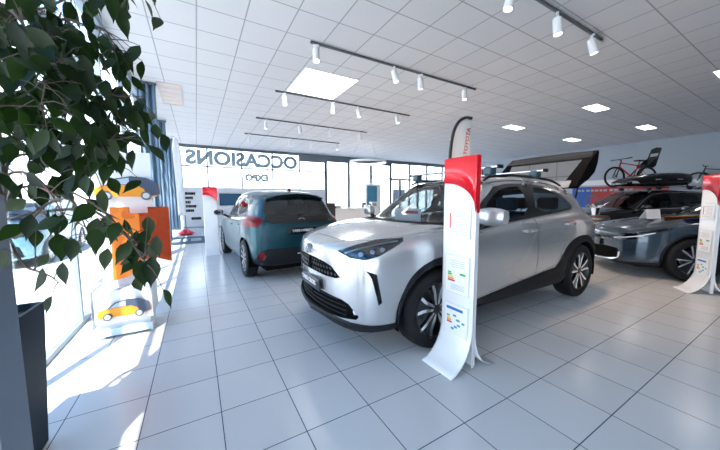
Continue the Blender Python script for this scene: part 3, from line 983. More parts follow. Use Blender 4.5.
def hatch_spec():
    return dict(
        axles=(0.0, 2.55), arch_r=.355, len=3.0, track=.765,
        clad=[[(.40, .10), (.40, .215), (2.15, .235), (2.15, .10)]],
        dlo=[(.50, .90), (.85, 1.20), (1.10, 1.355), (1.40, 1.395), (1.95, 1.395), (2.35, 1.355), (2.56, 1.22), (2.48, 1.06), (1.7, .985), (.60, .915)],
        glass=[[(.66, .94), (.88, 1.17), (1.12, 1.315), (1.40, 1.36), (1.60, 1.36), (1.58, .995), (1.0, .965)],
               [(1.68, 1.005), (1.72, 1.36), (1.95, 1.36), (2.26, 1.32), (2.38, 1.16), (2.36, 1.07)]],
        ws=[(.10, .02), (.13, -.34), (.26, -.56), (.46, -.665), (.66, -.625), (.90, -.588), (1.10, -.535), (1.07, -.25), (1.05, .02)],
        rw=[(.02, 1.03), (-.56, 1.03), (-.60, 1.10), (-.56, 1.22), (-.52, 1.33), (.02, 1.36)], rw_x=(2.6, 3.3), rear_x=(2.55, 3.4),
        hood=[(-.60, .02), (-.58, -.3), (-.54, -.46), (-.36, -.64), (-.1, -.74), (.25, -.765), (.42, -.70), (.22, -.56), (.10, -.34), (.07, .02)],
        head=[(-.66, -.50, .72), (-.5, -.62, .80), (-.25, -.74, .87), (-.1, -.80, .89), (-.25, -.83, .82), (-.50, -.80, .72), (-.62, -.66, .68)],
        grille=[(.02, .62), (-.30, .60), (-.55, .50), (-.62, .26), (.02, .24)],
        panel=[[(.02, .925), (-.50, .925), (-.60, .96), (-.60, 1.03), (.02, 1.03)]],
        rearblack=[[(.02, .10), (-.95, .10), (-.95, .30), (-.80, .34), (-.66, .50), (-.58, .53), (.02, .53)]],
        tail=[(-.62, .985), (-.67, .92), (-.72, .87), (-1.0, .875), (-1.0, 1.02), (-.76, 1.035), (-.68, 1.03)],
        fog=[(-.61, .41), (-.65, .35), (-.71, .36), (-.73, .44), (-.69, .49), (-.64, .47)],
        gate=[(.02, .58), (-.50, .58), (-.57, .66), (-.60, .80), (-.62, 1.0), (-.02, 1.0), (.02, .955)],
        fdoor=[(.52, .88), (.48, .6), (.52, .26), (1.60, .26), (1.62, .60), (1.60, .965), (.60, .905)],
        rdoor=[(1.60, .965), (1.62, .60), (1.60, .26), (2.08, .27), (2.17, .55), (2.32, .70), (2.42, .88), (2.46, 1.045), (1.62, .975)],
        mirror=(.60, .885, 1.03), mirror_mat=M['gloss_black'], handles=[(1.36, .83, 0), (2.12, .87, 1)], hy=.84, seat_x=1.42, dash_z=.93)

M['teal'] = paint('teal_blue_paint', (.010, .065, .090), .3, .6, coat=.35)
blue = empty('car', 'teal blue small hatchback seen from behind, black rear window', 'car', (1.66, 4.60, 0), R(-87))
blue.scale = (1, .95, 1)
hb = hatch_surface()
build_car(blue, hb, hatch_spec(), M['teal'], 'hatch', .32)
# hatch details: spoiler, wiper, emblem, plate, trim, antenna
g = B()
L_ = []
for k in range(-10, 11):
    y = k * .052
    L_.append([(2.66, y, 1.432 - .10 * (y / .55) ** 2), (2.90, y * 1.02, 1.428 - .09 * (y / .55) ** 2 - (.0 if abs(k) < 9 else .01)), (2.965 - .05 * (y / .55) ** 2, y * 1.02, 1.402 - .09 * (y / .55) ** 2), (2.88, y, 1.375 - .09 * (y / .55) ** 2), (2.68, y, 1.385 - .10 * (y / .55) ** 2)])
V_ = [[g.verts.new(p) for p in r] for r in L_]
for a, b in zip(V_, V_[1:]):
    for j in range(5): g.faces.new((a[j], a[(j + 1) % 5], b[(j + 1) % 5], b[j]))
g.faces.new(V_[0]); g.faces.new(V_[-1])
obj('roof_spoiler', g, M['teal'], blue)
g = B(); tube(g, [(3.105, -.05, 1.04), (3.11, -.02, 1.05), (3.085, .10, 1.055), (3.075, .30, 1.06)], [.022, .016, .010, .008], 8); obj('rear_wiper', g, M['black_plastic'], blue)
g = emblem_bm(.060, .005); e = obj('emblem', g, M['chrome'], blue, loc=(3.165, 0, .962)); e.rotation_euler = (0, R(-24), 0)
p = B(); box(p, -.006, .010, -.26, .26, -.055, .055, .004)
pl = obj('number_plate', p, M['gloss_black'], blue, loc=(3.198, 0, .80)); pl.rotation_euler = (0, R(-4), 0)
text_obj('plate_lettering', 'YARIS HYBRIDE', .055, M['white_paper'], pl, (.0115, 0, 0), (R(90), 0, R(90)), .002, .001)
g = B(); tube(g, [(3.155 - .20 * (abs(y) / .88) ** 2, y, .565) for y in [k * .05 for k in range(-12, 13)]], .010, 6); obj('bumper_chrome_line', g, M['steel'], blue)
g = B(); box(g, 3.18, 3.20, -.10, .10, .42, .435, .004); obj('lower_badge', g, M['white_plastic'], blue)
g = B(); prism(g, [(2.50, 1.458), (2.62, 1.442), (2.61, 1.50), (2.58, 1.51)], -.012, .012, 'XZ'); obj('roof_antenna', g, M['gloss_black'], blue)

def sedan_spec():
    return dict(
        axles=(0.0, 2.75), arch_r=.385, len=3.4, track=.785, arch_clad=.035,
        clad=[[(-.86, .10), (-.86, .24), (-.42, .27), (-.42, .10)], [(.42, .10), (.42, .25), (2.33, .27), (2.33, .10)]],
        dlo=[(.62, .93), (1.0, 1.20), (1.40, 1.345), (1.80, 1.375), (2.3, 1.355), (2.75, 1.27), (3.02, 1.13), (2.95, 1.065), (2.2, 1.005), (.75, .95)],
        glass=[[(.85, .965), (1.05, 1.175), (1.42, 1.31), (1.78, 1.342), (1.76, 1.015), (1.2, .985)],
               [(1.86, 1.02), (1.88, 1.342), (2.3, 1.325), (2.70, 1.245), (2.86, 1.13), (2.80, 1.085)]],
        ws=[(.40, .02), (.42, -.34), (.52, -.58), (.70, -.685), (.92, -.638), (1.20, -.592), (1.50, -.538), (1.46, -.25), (1.44, .02)],
        rw=[(.02, 1.06), (-.50, 1.06), (-.46, 1.30), (.02, 1.36)], rw_x=(2.7, 3.6), rear_x=(3.2, 3.8),
        hood=[(-.80, .02), (-.78, -.3), (-.74, -.46), (-.5, -.66), (-.1, -.765), (.35, -.775), (.66, -.72), (.50, -.60), (.38, -.34), (.35, .02)],
        head=[(-.925, -.20, .648), (-.86, -.52, .690), (-.79, -.637, .716), (-.603, -.774, .764), (-.40, -.815, .825), (-.27, -.84, .848), (-.36, -.85, .800), (-.55, -.825, .720), (-.713, -.75, .635), (-.84, -.56, .600), (-.935, -.22, .588)],
        drl=[(-.875, -.50, .632), (-.79, -.66, .655), (-.66, -.785, .695), (-.50, -.845, .755)],
        grille=[(.02, .648), (-.21, .648), (-.225, .588), (.02, .588)],
        intake=[(.02, .47), (-.40, .47), (-.56, .455), (-.61, .36), (-.57, .25), (.02, .23)],
        tail=[(.02, .93), (-.95, .93), (-.95, 1.0), (.02, .98)],
        fdoor=[(.72, .92), (.66, .6), (.70, .29), (1.78, .30), (1.82, .62), (1.80, .98), (.80, .945)],
        rdoor=[(1.80, .98), (1.82, .62), (1.78, .30), (2.27, .30), (2.36, .62), (2.55, .78), (2.70, .92), (2.80, 1.04), (1.82, .99)],
        mirror=(.98, .90, 1.08), handles=[(1.52, .86, 0), (2.36, .90, 1)], hy=.865, seat_x=1.70, dash_z=.94)

M['slate'] = paint('slate_blue_paint', (.030, .058, .090), .22, .5)
dirx = Vector((.866, -.5, 0))
sed = empty('car', 'dark slate blue fastback car with white papers on its bonnet', 'car', (0, 0, 0), R(-47))
sed.location = Vector((6.91, -1.956, 0)) + Vector((math.sin(R(47)), math.cos(R(47)), 0)) * .885
build_car(sed, sedan_surface(), sedan_spec(), M['slate'], 'sedan', .345)
g = B(); pts = []
for k in range(25):
    t = k / 24 * PI
    y = -.60 * math.cos(t)
    pts.append((-.965 + .28 * (abs(y) / .88) ** 2, y, .40 - .165 * math.sin(t) ** .35))
tube(g, pts, .014, 6); obj('front_chrome_trim', g, M['chrome'], sed)
g = emblem_bm(.055, .0045); e = obj('emblem', g, M['chrome'], sed, loc=(-.955, 0, .70)); e.rotation_euler = (0, R(25), 0)
p = B(); box(p, -.010, .004, -.26, .26, -.055, .055, .004)
pl = obj('number_plate', p, M['gloss_black'], sed, loc=(-.965, 0, .52))

def wagon_spec():
    return dict(
        axles=(0.0, 2.70), arch_r=.37, len=3.5, track=.775,
        clad=[[(.42, .10), (.42, .24), (2.29, .26), (2.29, .10)]],
        dlo=[(.58, .955), (.95, 1.25), (1.22, 1.42), (1.6, 1.462), (2.4, 1.465), (3.0, 1.435), (3.30, 1.33), (3.36, 1.12), (2.6, 1.06), (.70, .975)],
        glass=[[(.74, .995), (.98, 1.215), (1.25, 1.385), (1.60, 1.43), (1.70, 1.43), (1.68, 1.035), (1.1, 1.01)],
               [(1.78, 1.04), (1.80, 1.43), (2.4, 1.43), (2.50, 1.40), (2.48, 1.075)],
               [(2.58, 1.08), (2.62, 1.42), (2.98, 1.395), (3.20, 1.31), (3.24, 1.13)]],
        ws=[(.16, .02), (.18, -.34), (.30, -.58), (.52, -.68), (.74, -.64), (.98, -.60), (1.20, -.55), (1.17, -.25), (1.15, .02)],
        rw=[(.02, 1.08), (-.56, 1.08), (-.50, 1.36), (.02, 1.42)], rw_x=(3.2, 3.8), rear_x=(3.2, 3.9),
        hood=[(-.66, .02), (-.64, -.3), (-.60, -.46), (-.40, -.65), (-.1, -.755), (.30, -.77), (.50, -.71), (.28, -.58), (.14, -.34), (.12, .02)],
        head=[(-.74, -.50, .77), (-.55, -.64, .85), (-.30, -.76, .90), (-.35, -.82, .86), (-.55, -.80, .77), (-.70, -.66, .72)],
        grille=[(.02, .66), (-.40, .64), (-.62, .50), (-.66, .30), (.02, .26)],
        tail=[(-.56, .90), (-1.0, .88), (-1.0, 1.02), (-.56, 1.04)],
        fdoor=[(.62, .94), (.56, .6), (.60, .28), (1.70, .28), (1.74, .62), (1.72, 1.015), (.72, .965)],
        rdoor=[(1.72, 1.015), (1.74, .62), (1.70, .28), (2.24, .29), (2.32, .60), (2.48, .75), (2.58, .90), (2.60, 1.045), (1.74, 1.02)],
        mirror=(.70, .90, 1.06), handles=[(1.46, .90, 0), (2.30, .94, 1)], hy=.86, seat_x=1.50, dash_z=.98)
M['black_paint'] = paint('black_paint', (.006, .007, .009), .2, .3)
wag = empty('car', 'black estate car with a roof box and a red bicycle on its roof', 'car', (0, 0, 0), R(-30))
wag.location = Vector((11.04, .98, 0))
wbm = wagon_surface()
build_car(wag, wbm, wagon_spec(), M['black_paint'], 'hatch', .335)
for sg in (1, -1): cobj('window_chrome_trim', boundary_tubes(wbm, {FGL, RGL, DLO}, .007, sg), M['chrome'], wag)
for sg in (-1, 1):
    g = B(); tube(g, [(1.15, sg * .60, 1.47), (1.25, sg * .59, 1.535), (1.8, sg * .575, 1.575), (2.5, sg * .565, 1.57), (3.05, sg * .555, 1.52), (3.2, sg * .55, 1.46)], .014, 8)
    obj('roof_rail', g, M['steel'], wag)
for x in (1.45, 2.35):
    g = B(); box(g, x - .035, x + .035, -.72, .72, 1.63, 1.655, .008); rb = obj('roof_bar', g, M['black_plastic'], wag)
    for sg in (-1, 1):
        g = B(); box(g, x - .05, x + .05, sg * .58 - .045, sg * .58 + .045, 1.555, 1.645, .018); obj('bar_foot', g, M['black_plastic'], rb)
# ---------------------------------------------------------------- the room
H = 3.86
XL, XR, YF, YB = -.75, 17.9, -7.0, 12.3

def grid_mat(name, base, line, sx, sy, ox, oy, wx, wy, rough, var=.03, coat=0.0, tint2=None, bumpd=.0):
    m = bpy.data.materials.new(name); m.use_nodes = True
    nt = m.node_tree; b = nt.nodes['Principled BSDF']; L = nt.links
    tc = nt.nodes.new('ShaderNodeTexCoord')
    sp = nt.nodes.new('ShaderNodeSeparateXYZ'); L.new(tc.outputs['Object'], sp.inputs[0])
    def mth(op, a, bb=None, c=None):
        n = nt.nodes.new('ShaderNodeMath'); n.operation = op
        for i, v in enumerate((a, bb, c)):
            if v is None: continue
            if isinstance(v, (int, float)): n.inputs[i].default_value = v
            else: L.new(v, n.inputs[i])
        return n.outputs[0]
    cells = []; lines = []
    for ax, s, o, w in (('X', sx, ox, wx), ('Y', sy, oy, wy)):
        t = mth('DIVIDE', mth('SUBTRACT', sp.outputs[ax], o), s)
        cells.append(mth('FLOOR', t))
        fr = mth('SUBTRACT', mth('FRACT', t), .5)
        lines.append(mth('GREATER_THAN', mth('ABSOLUTE', fr), .5 - w / s / 2))
    ln = mth('MAXIMUM', lines[0], lines[1])
    cv = nt.nodes.new('ShaderNodeCombineXYZ'); L.new(cells[0], cv.inputs[0]); L.new(cells[1], cv.inputs[1])
    wn = nt.nodes.new('ShaderNodeTexWhiteNoise'); wn.noise_dimensions = '2D'; L.new(cv.outputs[0], wn.inputs['Vector'])
    nz = nt.nodes.new('ShaderNodeTexNoise'); nz.inputs['Scale'].default_value = 3.0; nz.inputs['Detail'].default_value = 5; L.new(tc.outputs['Object'], nz.inputs['Vector'])
    k = mth('MULTIPLY_ADD', wn.outputs['Value'], var, mth('MULTIPLY_ADD', nz.outputs['Fac'], var, 1 - var))
    mx = nt.nodes.new('ShaderNodeMix'); mx.data_type = 'RGBA'
    sc = nt.nodes.new('ShaderNodeVectorMath'); sc.operation = 'SCALE'; sc.inputs[0].default_value = base; L.new(k, sc.inputs['Scale'])
    L.new(ln, mx.inputs[0]); L.new(sc.outputs[0], mx.inputs[6]); mx.inputs[7].default_value = (*line, 1)
    L.new(mx.outputs[2], b.inputs['Base Color'])
    rr = mth('MULTIPLY_ADD', ln, .5, rough); L.new(rr, b.inputs['Roughness'])
    b.inputs['Coat Weight'].default_value = coat
    bp = nt.nodes.new('ShaderNodeBump'); bp.inputs['Strength'].default_value = .3; bp.inputs['Distance'].default_value = .003
    L.new(mth('SUBTRACT', 1.0, ln), bp.inputs['Height']); L.new(bp.outputs[0], b.inputs['Normal'])
    return m

T = .4065
M['floor'] = grid_mat('floor_tiles', (.66, .665, .67), (.05, .07, .10), T, T, 0, 0, .0055, .0055, .20, .05)
M['ceiling'] = grid_mat('ceiling_tiles', (.67, .675, .70), (.34, .36, .39), .6, .6, 2.859, .857, .018, .018, .85, .04)
M['wall_white'] = mat('painted_wall', (.66, .70, .74), .7, noise=(1.5, .03))
M['wall_blue'] = mat('pale_blue_grey_wall', (.42, .47, .54), .7, noise=(1.2, .03))
M['frame_grey'] = mat('window_frame_grey', (.15, .18, .21), .45)
M['frame_blue'] = mat('window_frame_blue', (.28, .36, .43), .45)
M['curtain'] = mat('blue_curtain_cloth', (.17, .26, .36), .8, noise=(8, .1))
M['concrete'] = mat('outdoor_concrete', (.62, .62, .60), .9, noise=(.6, .1))

def plane_obj(name, pts, m):
    bm = B(); quad(bm, *pts); me = bpy.data.meshes.new(name); bm.to_mesh(me); bm.free()
    o = bpy.data.objects.new(name, me); me.materials.append(m); COL.objects.link(o); return struct(o)

def slab_obj(name, x0, x1, y0, y1, z0, z1, m):
    bm = B(); box(bm, x0, x1, y0, y1, z0, z1); return struct(obj(name, bm, m, smooth=False))

slab_obj('floor', XL - .15, XR + .15, YF - .15, YB + .15, -.15, 0, M['floor'])
slab_obj('ceiling', XL - .15, XR + .15, YF - .15, YB + .15, H, H + .15, M['ceiling'])
slab_obj('wall_right', XR, XR + .15, YF, YB, 0, H, M['wall_blue'])
slab_obj('wall_front', XL - .15, XR + .15, YF - .15, YF, 0, H, mat('grey_wall', (.30, .32, .35), .8))
slab_obj('baseboard_right', XR - .015, XR, YF, YB, 0, .08, M['frame_grey'])

# left glazed wall: base rail, transom, header, mullions, one pane per bay
def window(name, frames, panes, m):
    bm = B()
    for f in frames: box(bm, *f)
    o = struct(obj(name, bm, m, smooth=False))
    for p in panes:
        b2 = B(); box(b2, *p); obj('pane', b2, M['pane'], o, smooth=False)
    return o

ym = [-7.0 + .4 + 1.5 * k for k in range(13)]
ys = [YF] + [y for y in ym if YF < y < YB] + [YB]
fr = [(XL - .06, XL, YF, YB, 0, .05), (XL - .05, XL, YF, YB, 2.90, 2.97), (XL - .10, XL + .03, YF, YB, 3.74, H)]
fr += [(XL - .07, XL - .005, y - .025, y + .025, .05, 3.74) for y in ys[1:-1]]
pn = []
for a, b in zip(ys, ys[1:]):
    pn.append((XL - .034, XL - .026, a + .02, b - .02, .05, 2.90)); pn.append((XL - .034, XL - .026, a + .02, b - .02, 2.97, 3.74))
window('window_1', fr, pn, M['frame_blue'])

# rear wall: high strip window over the partition, tall bays and then a double-height row
xs = [-.66, .87, 2.39, 3.90, 5.38, 6.90]
fr = [(-.75, 6.95, YB, YB + .08, 3.72, H), (-.75, 6.95, YB, YB + .08, 2.86, 2.92)]
fr += [(x - .03, x + .03, YB, YB + .08, 1.90, 3.72) for x in xs]
fr += [(5.41, 6.87, YB, YB + .08, 3.42, 3.72)]
pn = []
for i, (a, b) in enumerate(zip(xs, xs[1:])):
    pn.append((a + .03, b - .03, YB + .035, YB + .043, 1.90, 2.86)); pn.append((a + .03, b - .03, YB + .035, YB + .043, 2.92, 3.42 if i == 4 else 3.72))
w2 = window('window_2', fr, pn, M['frame_grey'])
slab_obj('wall_back', XL, 6.95, YB, YB + .15, 0, 1.90, M['wall_white'])
xs = [6.95, 8.45, 10.05, 11.60]
fr = [(6.95, 11.6, YB, YB + .10, 3.50, H), (6.95, 11.6, YB, YB + .08, 0, .06)] + [(x - .07, x + .07, YB, YB + .10, .06, 3.5) for x in xs]
fr += [(10.12, 11.6, YB, YB + .07, 2.66, 2.72)]
pn = [(a + .07, b - .07, YB + .045, YB + .053, .06, 3.5) for a, b in zip(xs[:2], xs[1:3])] + [(10.12, 11.53, YB + .045, YB + .053, .06, 2.66), (10.12, 11.53, YB + .045, YB + .053, 2.72, 3.5)]
window('window_3', fr, pn, M['frame_grey'])
xs = [11.6, 13.2, 14.8, 16.35, 17.9]
fr = [(11.6, 17.9, YB, YB + .10, 3.66, H), (11.6, 17.9, YB, YB + .08, 2.58, 2.70), (11.6, 17.9, YB, YB + .08, 0, .10)] + [(x - .05, x + .05, YB, YB + .10, .10, 3.66) for x in xs] + [(x + .70, x + .86, YB, YB + .08, .1, 2.58) for x in xs[:-1]]
pn = []
for a, b in zip(xs, xs[1:]):
    pn += [(a + .05, a + .70, YB + .045, YB + .053, .10, 2.58), (a + .86, b - .05, YB + .045, YB + .053, .10, 2.58), (a + .05, b - .05, YB + .045, YB + .053, 2.70, 3.66)]
window('window_4', fr, pn, M['frame_grey'])
# high strip window in the right wall, drawn as a plain white band
slab_obj('trim_1', XR - .02, XR, 1.0, 4.6, 1.97, 2.22, mat('white_trim', (.85, .86, .88), .5))
# white column in the near left corner, its shade put into the colour
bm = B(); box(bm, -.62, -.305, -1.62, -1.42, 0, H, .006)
struct(obj('trim_2', bm, mat('column_shade_tone', (.15, .20, .27), .5), smooth=False))

# ---------------------------------------------------------------- outside
slab_obj('ground', -60, 60, -40, 70, -.4, -.2, M['concrete'])

# ---------------------------------------------------------------- ceiling fittings
def track(y, xs_, label, x0=2.06, x1=6.09):
    t = empty('lighting_track', label, 'track', (0, y, H), 0, 'ceiling lighting tracks')
    bm = B(); box(bm, x0, x1, -.018, .018, -.034, 0, .003); obj('rail', bm, M['track'], t)
    bm = B(); box(bm, x0, x0 + .10, -.022, .022, -.040, 0, .004); obj('feed_cap', bm, M['track'], t)
    return t
M['track'] = mat('track_grey', (.10, .11, .12), .5)
M['lamp_white'] = mat('lamp_white', (.82, .83, .85), .4)
M['lamp_face'] = emit_mat('lamp_face', (1, .93, .82), 6.0)
def spot(x, y, label, tilt=0.0, az=0.0):
    s = empty('spotlight', label, 'spotlight', (x, y, H - .034), az, 'track spotlights')
    bm = B(); box(bm, -.05, .05, -.016, .016, -.03, 0, .004); obj('adapter', bm, M['lamp_white'], s)
    bm = B(); cyl(bm, (0, 0, -.03), (0, 0, -.075), .009, n=10); obj('stem', bm, M['lamp_white'], s)
    bm = B(); lathe(bm, [(.0, .05), (.048, .05), (.054, .044), (.058, -.17), (.053, -.172), (.049, -.15)], 'Z', n=24)
    h = obj('lamp_head', bm, M['lamp_white'], s, loc=(0, 0, -.115)); h.rotation_euler = (R(tilt), 0, 0)
    bm = B(); lathe(bm, [(0, -.149), (.049, -.149)], 'Z', n=20); obj('lens', bm, M['lamp_face'], h)
    return s
TR = [(-.87, (3.68, 4.73, 5.77), 'grey track nearest the camera at top right of the ceiling'),
      (1.5, (2.15, 3.74, 4.40, 5.71), 'grey ceiling track just in front of the bright square skylight panel'),
      (3.86, (2.26, 3.54, 4.28, 5.61), 'grey ceiling track along the far edge of the bright square panel'),
      (6.35, (2.35, 3.45, 4.57, 5.79), 'grey ceiling track third from the camera, second from the rear windows'),
      (8.75, (2.23, 3.82, 4.73, 5.95), 'grey ceiling track farthest from the camera, nearest the rear windows')]
ordn = ['first spotlight from the left', 'second spotlight from the left', 'third spotlight from the left', 'rightmost spotlight']
trn = ['nearest track above the silver car', 'track before the bright square panel', 'track behind the bright square panel', 'third track from the camera', 'farthest track by the rear windows']
for i, (y, xx, lab) in enumerate(TR):
    track(y, xx, lab)
    for j, x in enumerate(xx):
        jj = j if not (i == 0 and j == 2) else 3
        spot(x, y, 'white cylinder lamp, %s on the %s' % (ordn[jj], trn[i]), random.choice((-14, 8, 12, -6)), random.uniform(-1.2, 1.2))

M['panel_glow'] = emit_mat('panel_glow', (1, .97, .93), 9.0)
M['sky_panel_glow'] = emit_mat('square_panel_glow', (.97, .985, 1.0), 7.0)
def panel(x0, x1, y0, y1, label, m, group=None):
    p = empty('ceiling_light', label, 'ceiling light', ((x0 + x1) / 2, (y0 + y1) / 2, H), 0, group)
    a, b = (x1 - x0) / 2, (y1 - y0) / 2
    bm = B()
    for q in ((-a - .02, a + .02, -b - .02, -b), (-a - .02, a + .02, b, b + .02), (-a - .02, -a, -b, b), (a, a + .02, -b, b)): box(bm, *q, -.012, 0)
    obj('frame', bm, M['lamp_white'], p, smooth=False)
    bm = B(); box(bm, -a, a, -b, b, -.008, -.001); obj('diffuser', bm, m, p, smooth=False)
    return p
panel(2.31, 3.47, 2.43, 3.75, 'large bright square ceiling panel between two lighting tracks', M['sky_panel_glow'])
panel(9.86, 10.66, .56, .90, 'small bright rectangular ceiling panel above the open tailgate', M['panel_glow'], 'small ceiling light panels')
panel(14.1, 14.95, .65, .98, 'small bright rectangular ceiling panel above the red bicycle', M['panel_glow'], 'small ceiling light panels')
panel(9.9, 10.75, 3.0, 3.33, 'small bright rectangular ceiling panel right of the feather flag top', M['panel_glow'], 'small ceiling light panels')
panel(14.2, 15.05, 3.02, 3.36, 'farthest small bright ceiling panel, left of the one above the bicycle', M['panel_glow'], 'small ceiling light panels')
panel(9.56, 10.4, -1.82, -1.48, 'small bright ceiling panel at the right edge of the picture', M['panel_glow'], 'small ceiling light panels')
panel(9.9, 10.75, 5.4, 5.75, 'distant ceiling light strip left of the feather flag top', M['panel_glow'], 'small ceiling light panels')
# air grille and small fittings
bm = B(); box(bm, -.30, .02, 4.6, 6.2, H - .012, H)
g = empty('air_grille', 'pinkish beige ceiling air grille beside the blue curtain', 'air grille', (-.06, 5.4, H))
bm.free(); bm = B()
for q in ((-.24, .22, -.8, -.77), (-.24, .22, .77, .8), (-.24, -.21, -.77, .77), (.19, .22, -.77, .77)): box(bm, *q, -.014, 0)
obj('frame', bm, mat('grille_beige', (.62, .53, .49), .6), g, smooth=False)
bm = B()
for k in range(5): box(bm, -.21, .19, -.77 + .31 * k, -.77 + .31 * k + .29, -.008, -.002)
obj('louvre', bm, mat('grille_panel_beige', (.66, .58, .55), .7), g, smooth=False)
# ring lamp
rl = empty('ring_pendant', 'large white ring pendant lamp hanging above the reception counter', 'pendant lamp', (7.52, 8.6, 3.08))
bm = B(); lathe(bm, [(.84, -.05), (.88, -.05), (.88, .05), (.84, .05)], 'Z', n=64, closed=True); obj('ring', bm, M['lamp_white'], rl)
bm = B(); lathe(bm, [(.79, -.035), (.835, -.035), (.835, .035), (.79, .035)], 'Z', n=64, closed=True); obj('light_band', bm, emit_mat('ring_glow', (1, .98, .93), 3.0), rl)
for k in range(3):
    a = 2 * PI * k / 3 + .4
    bm = B(); cyl(bm, (.86 * math.cos(a), .86 * math.sin(a), .05), (.5 * math.cos(a), .5 * math.sin(a), H - 3.08), .004, n=6); obj('wire', bm, M['steel'], rl)
# ---------------------------------------------------------------- totems (price stands)
M['ink'] = mat('printed_ink', (.12, .13, .15), .6)
M['green_print'] = mat('green_print', (.05, .42, .12), .6)
M['yellow_print'] = mat('yellow_print', (.85, .66, .04), .6)
M['orange_print'] = mat('orange_print', (.85, .28, .03), .6)
M['red_print'] = mat('red_print', (.70, .02, .03), .6)
M['blue_print'] = mat('blue_print', (.03, .16, .50), .6)
M['teal_print'] = mat('teal_print', (.04, .30, .42), .6)
M['sleeve'] = mat('clear_sleeve_edge', (.70, .74, .78), .25)

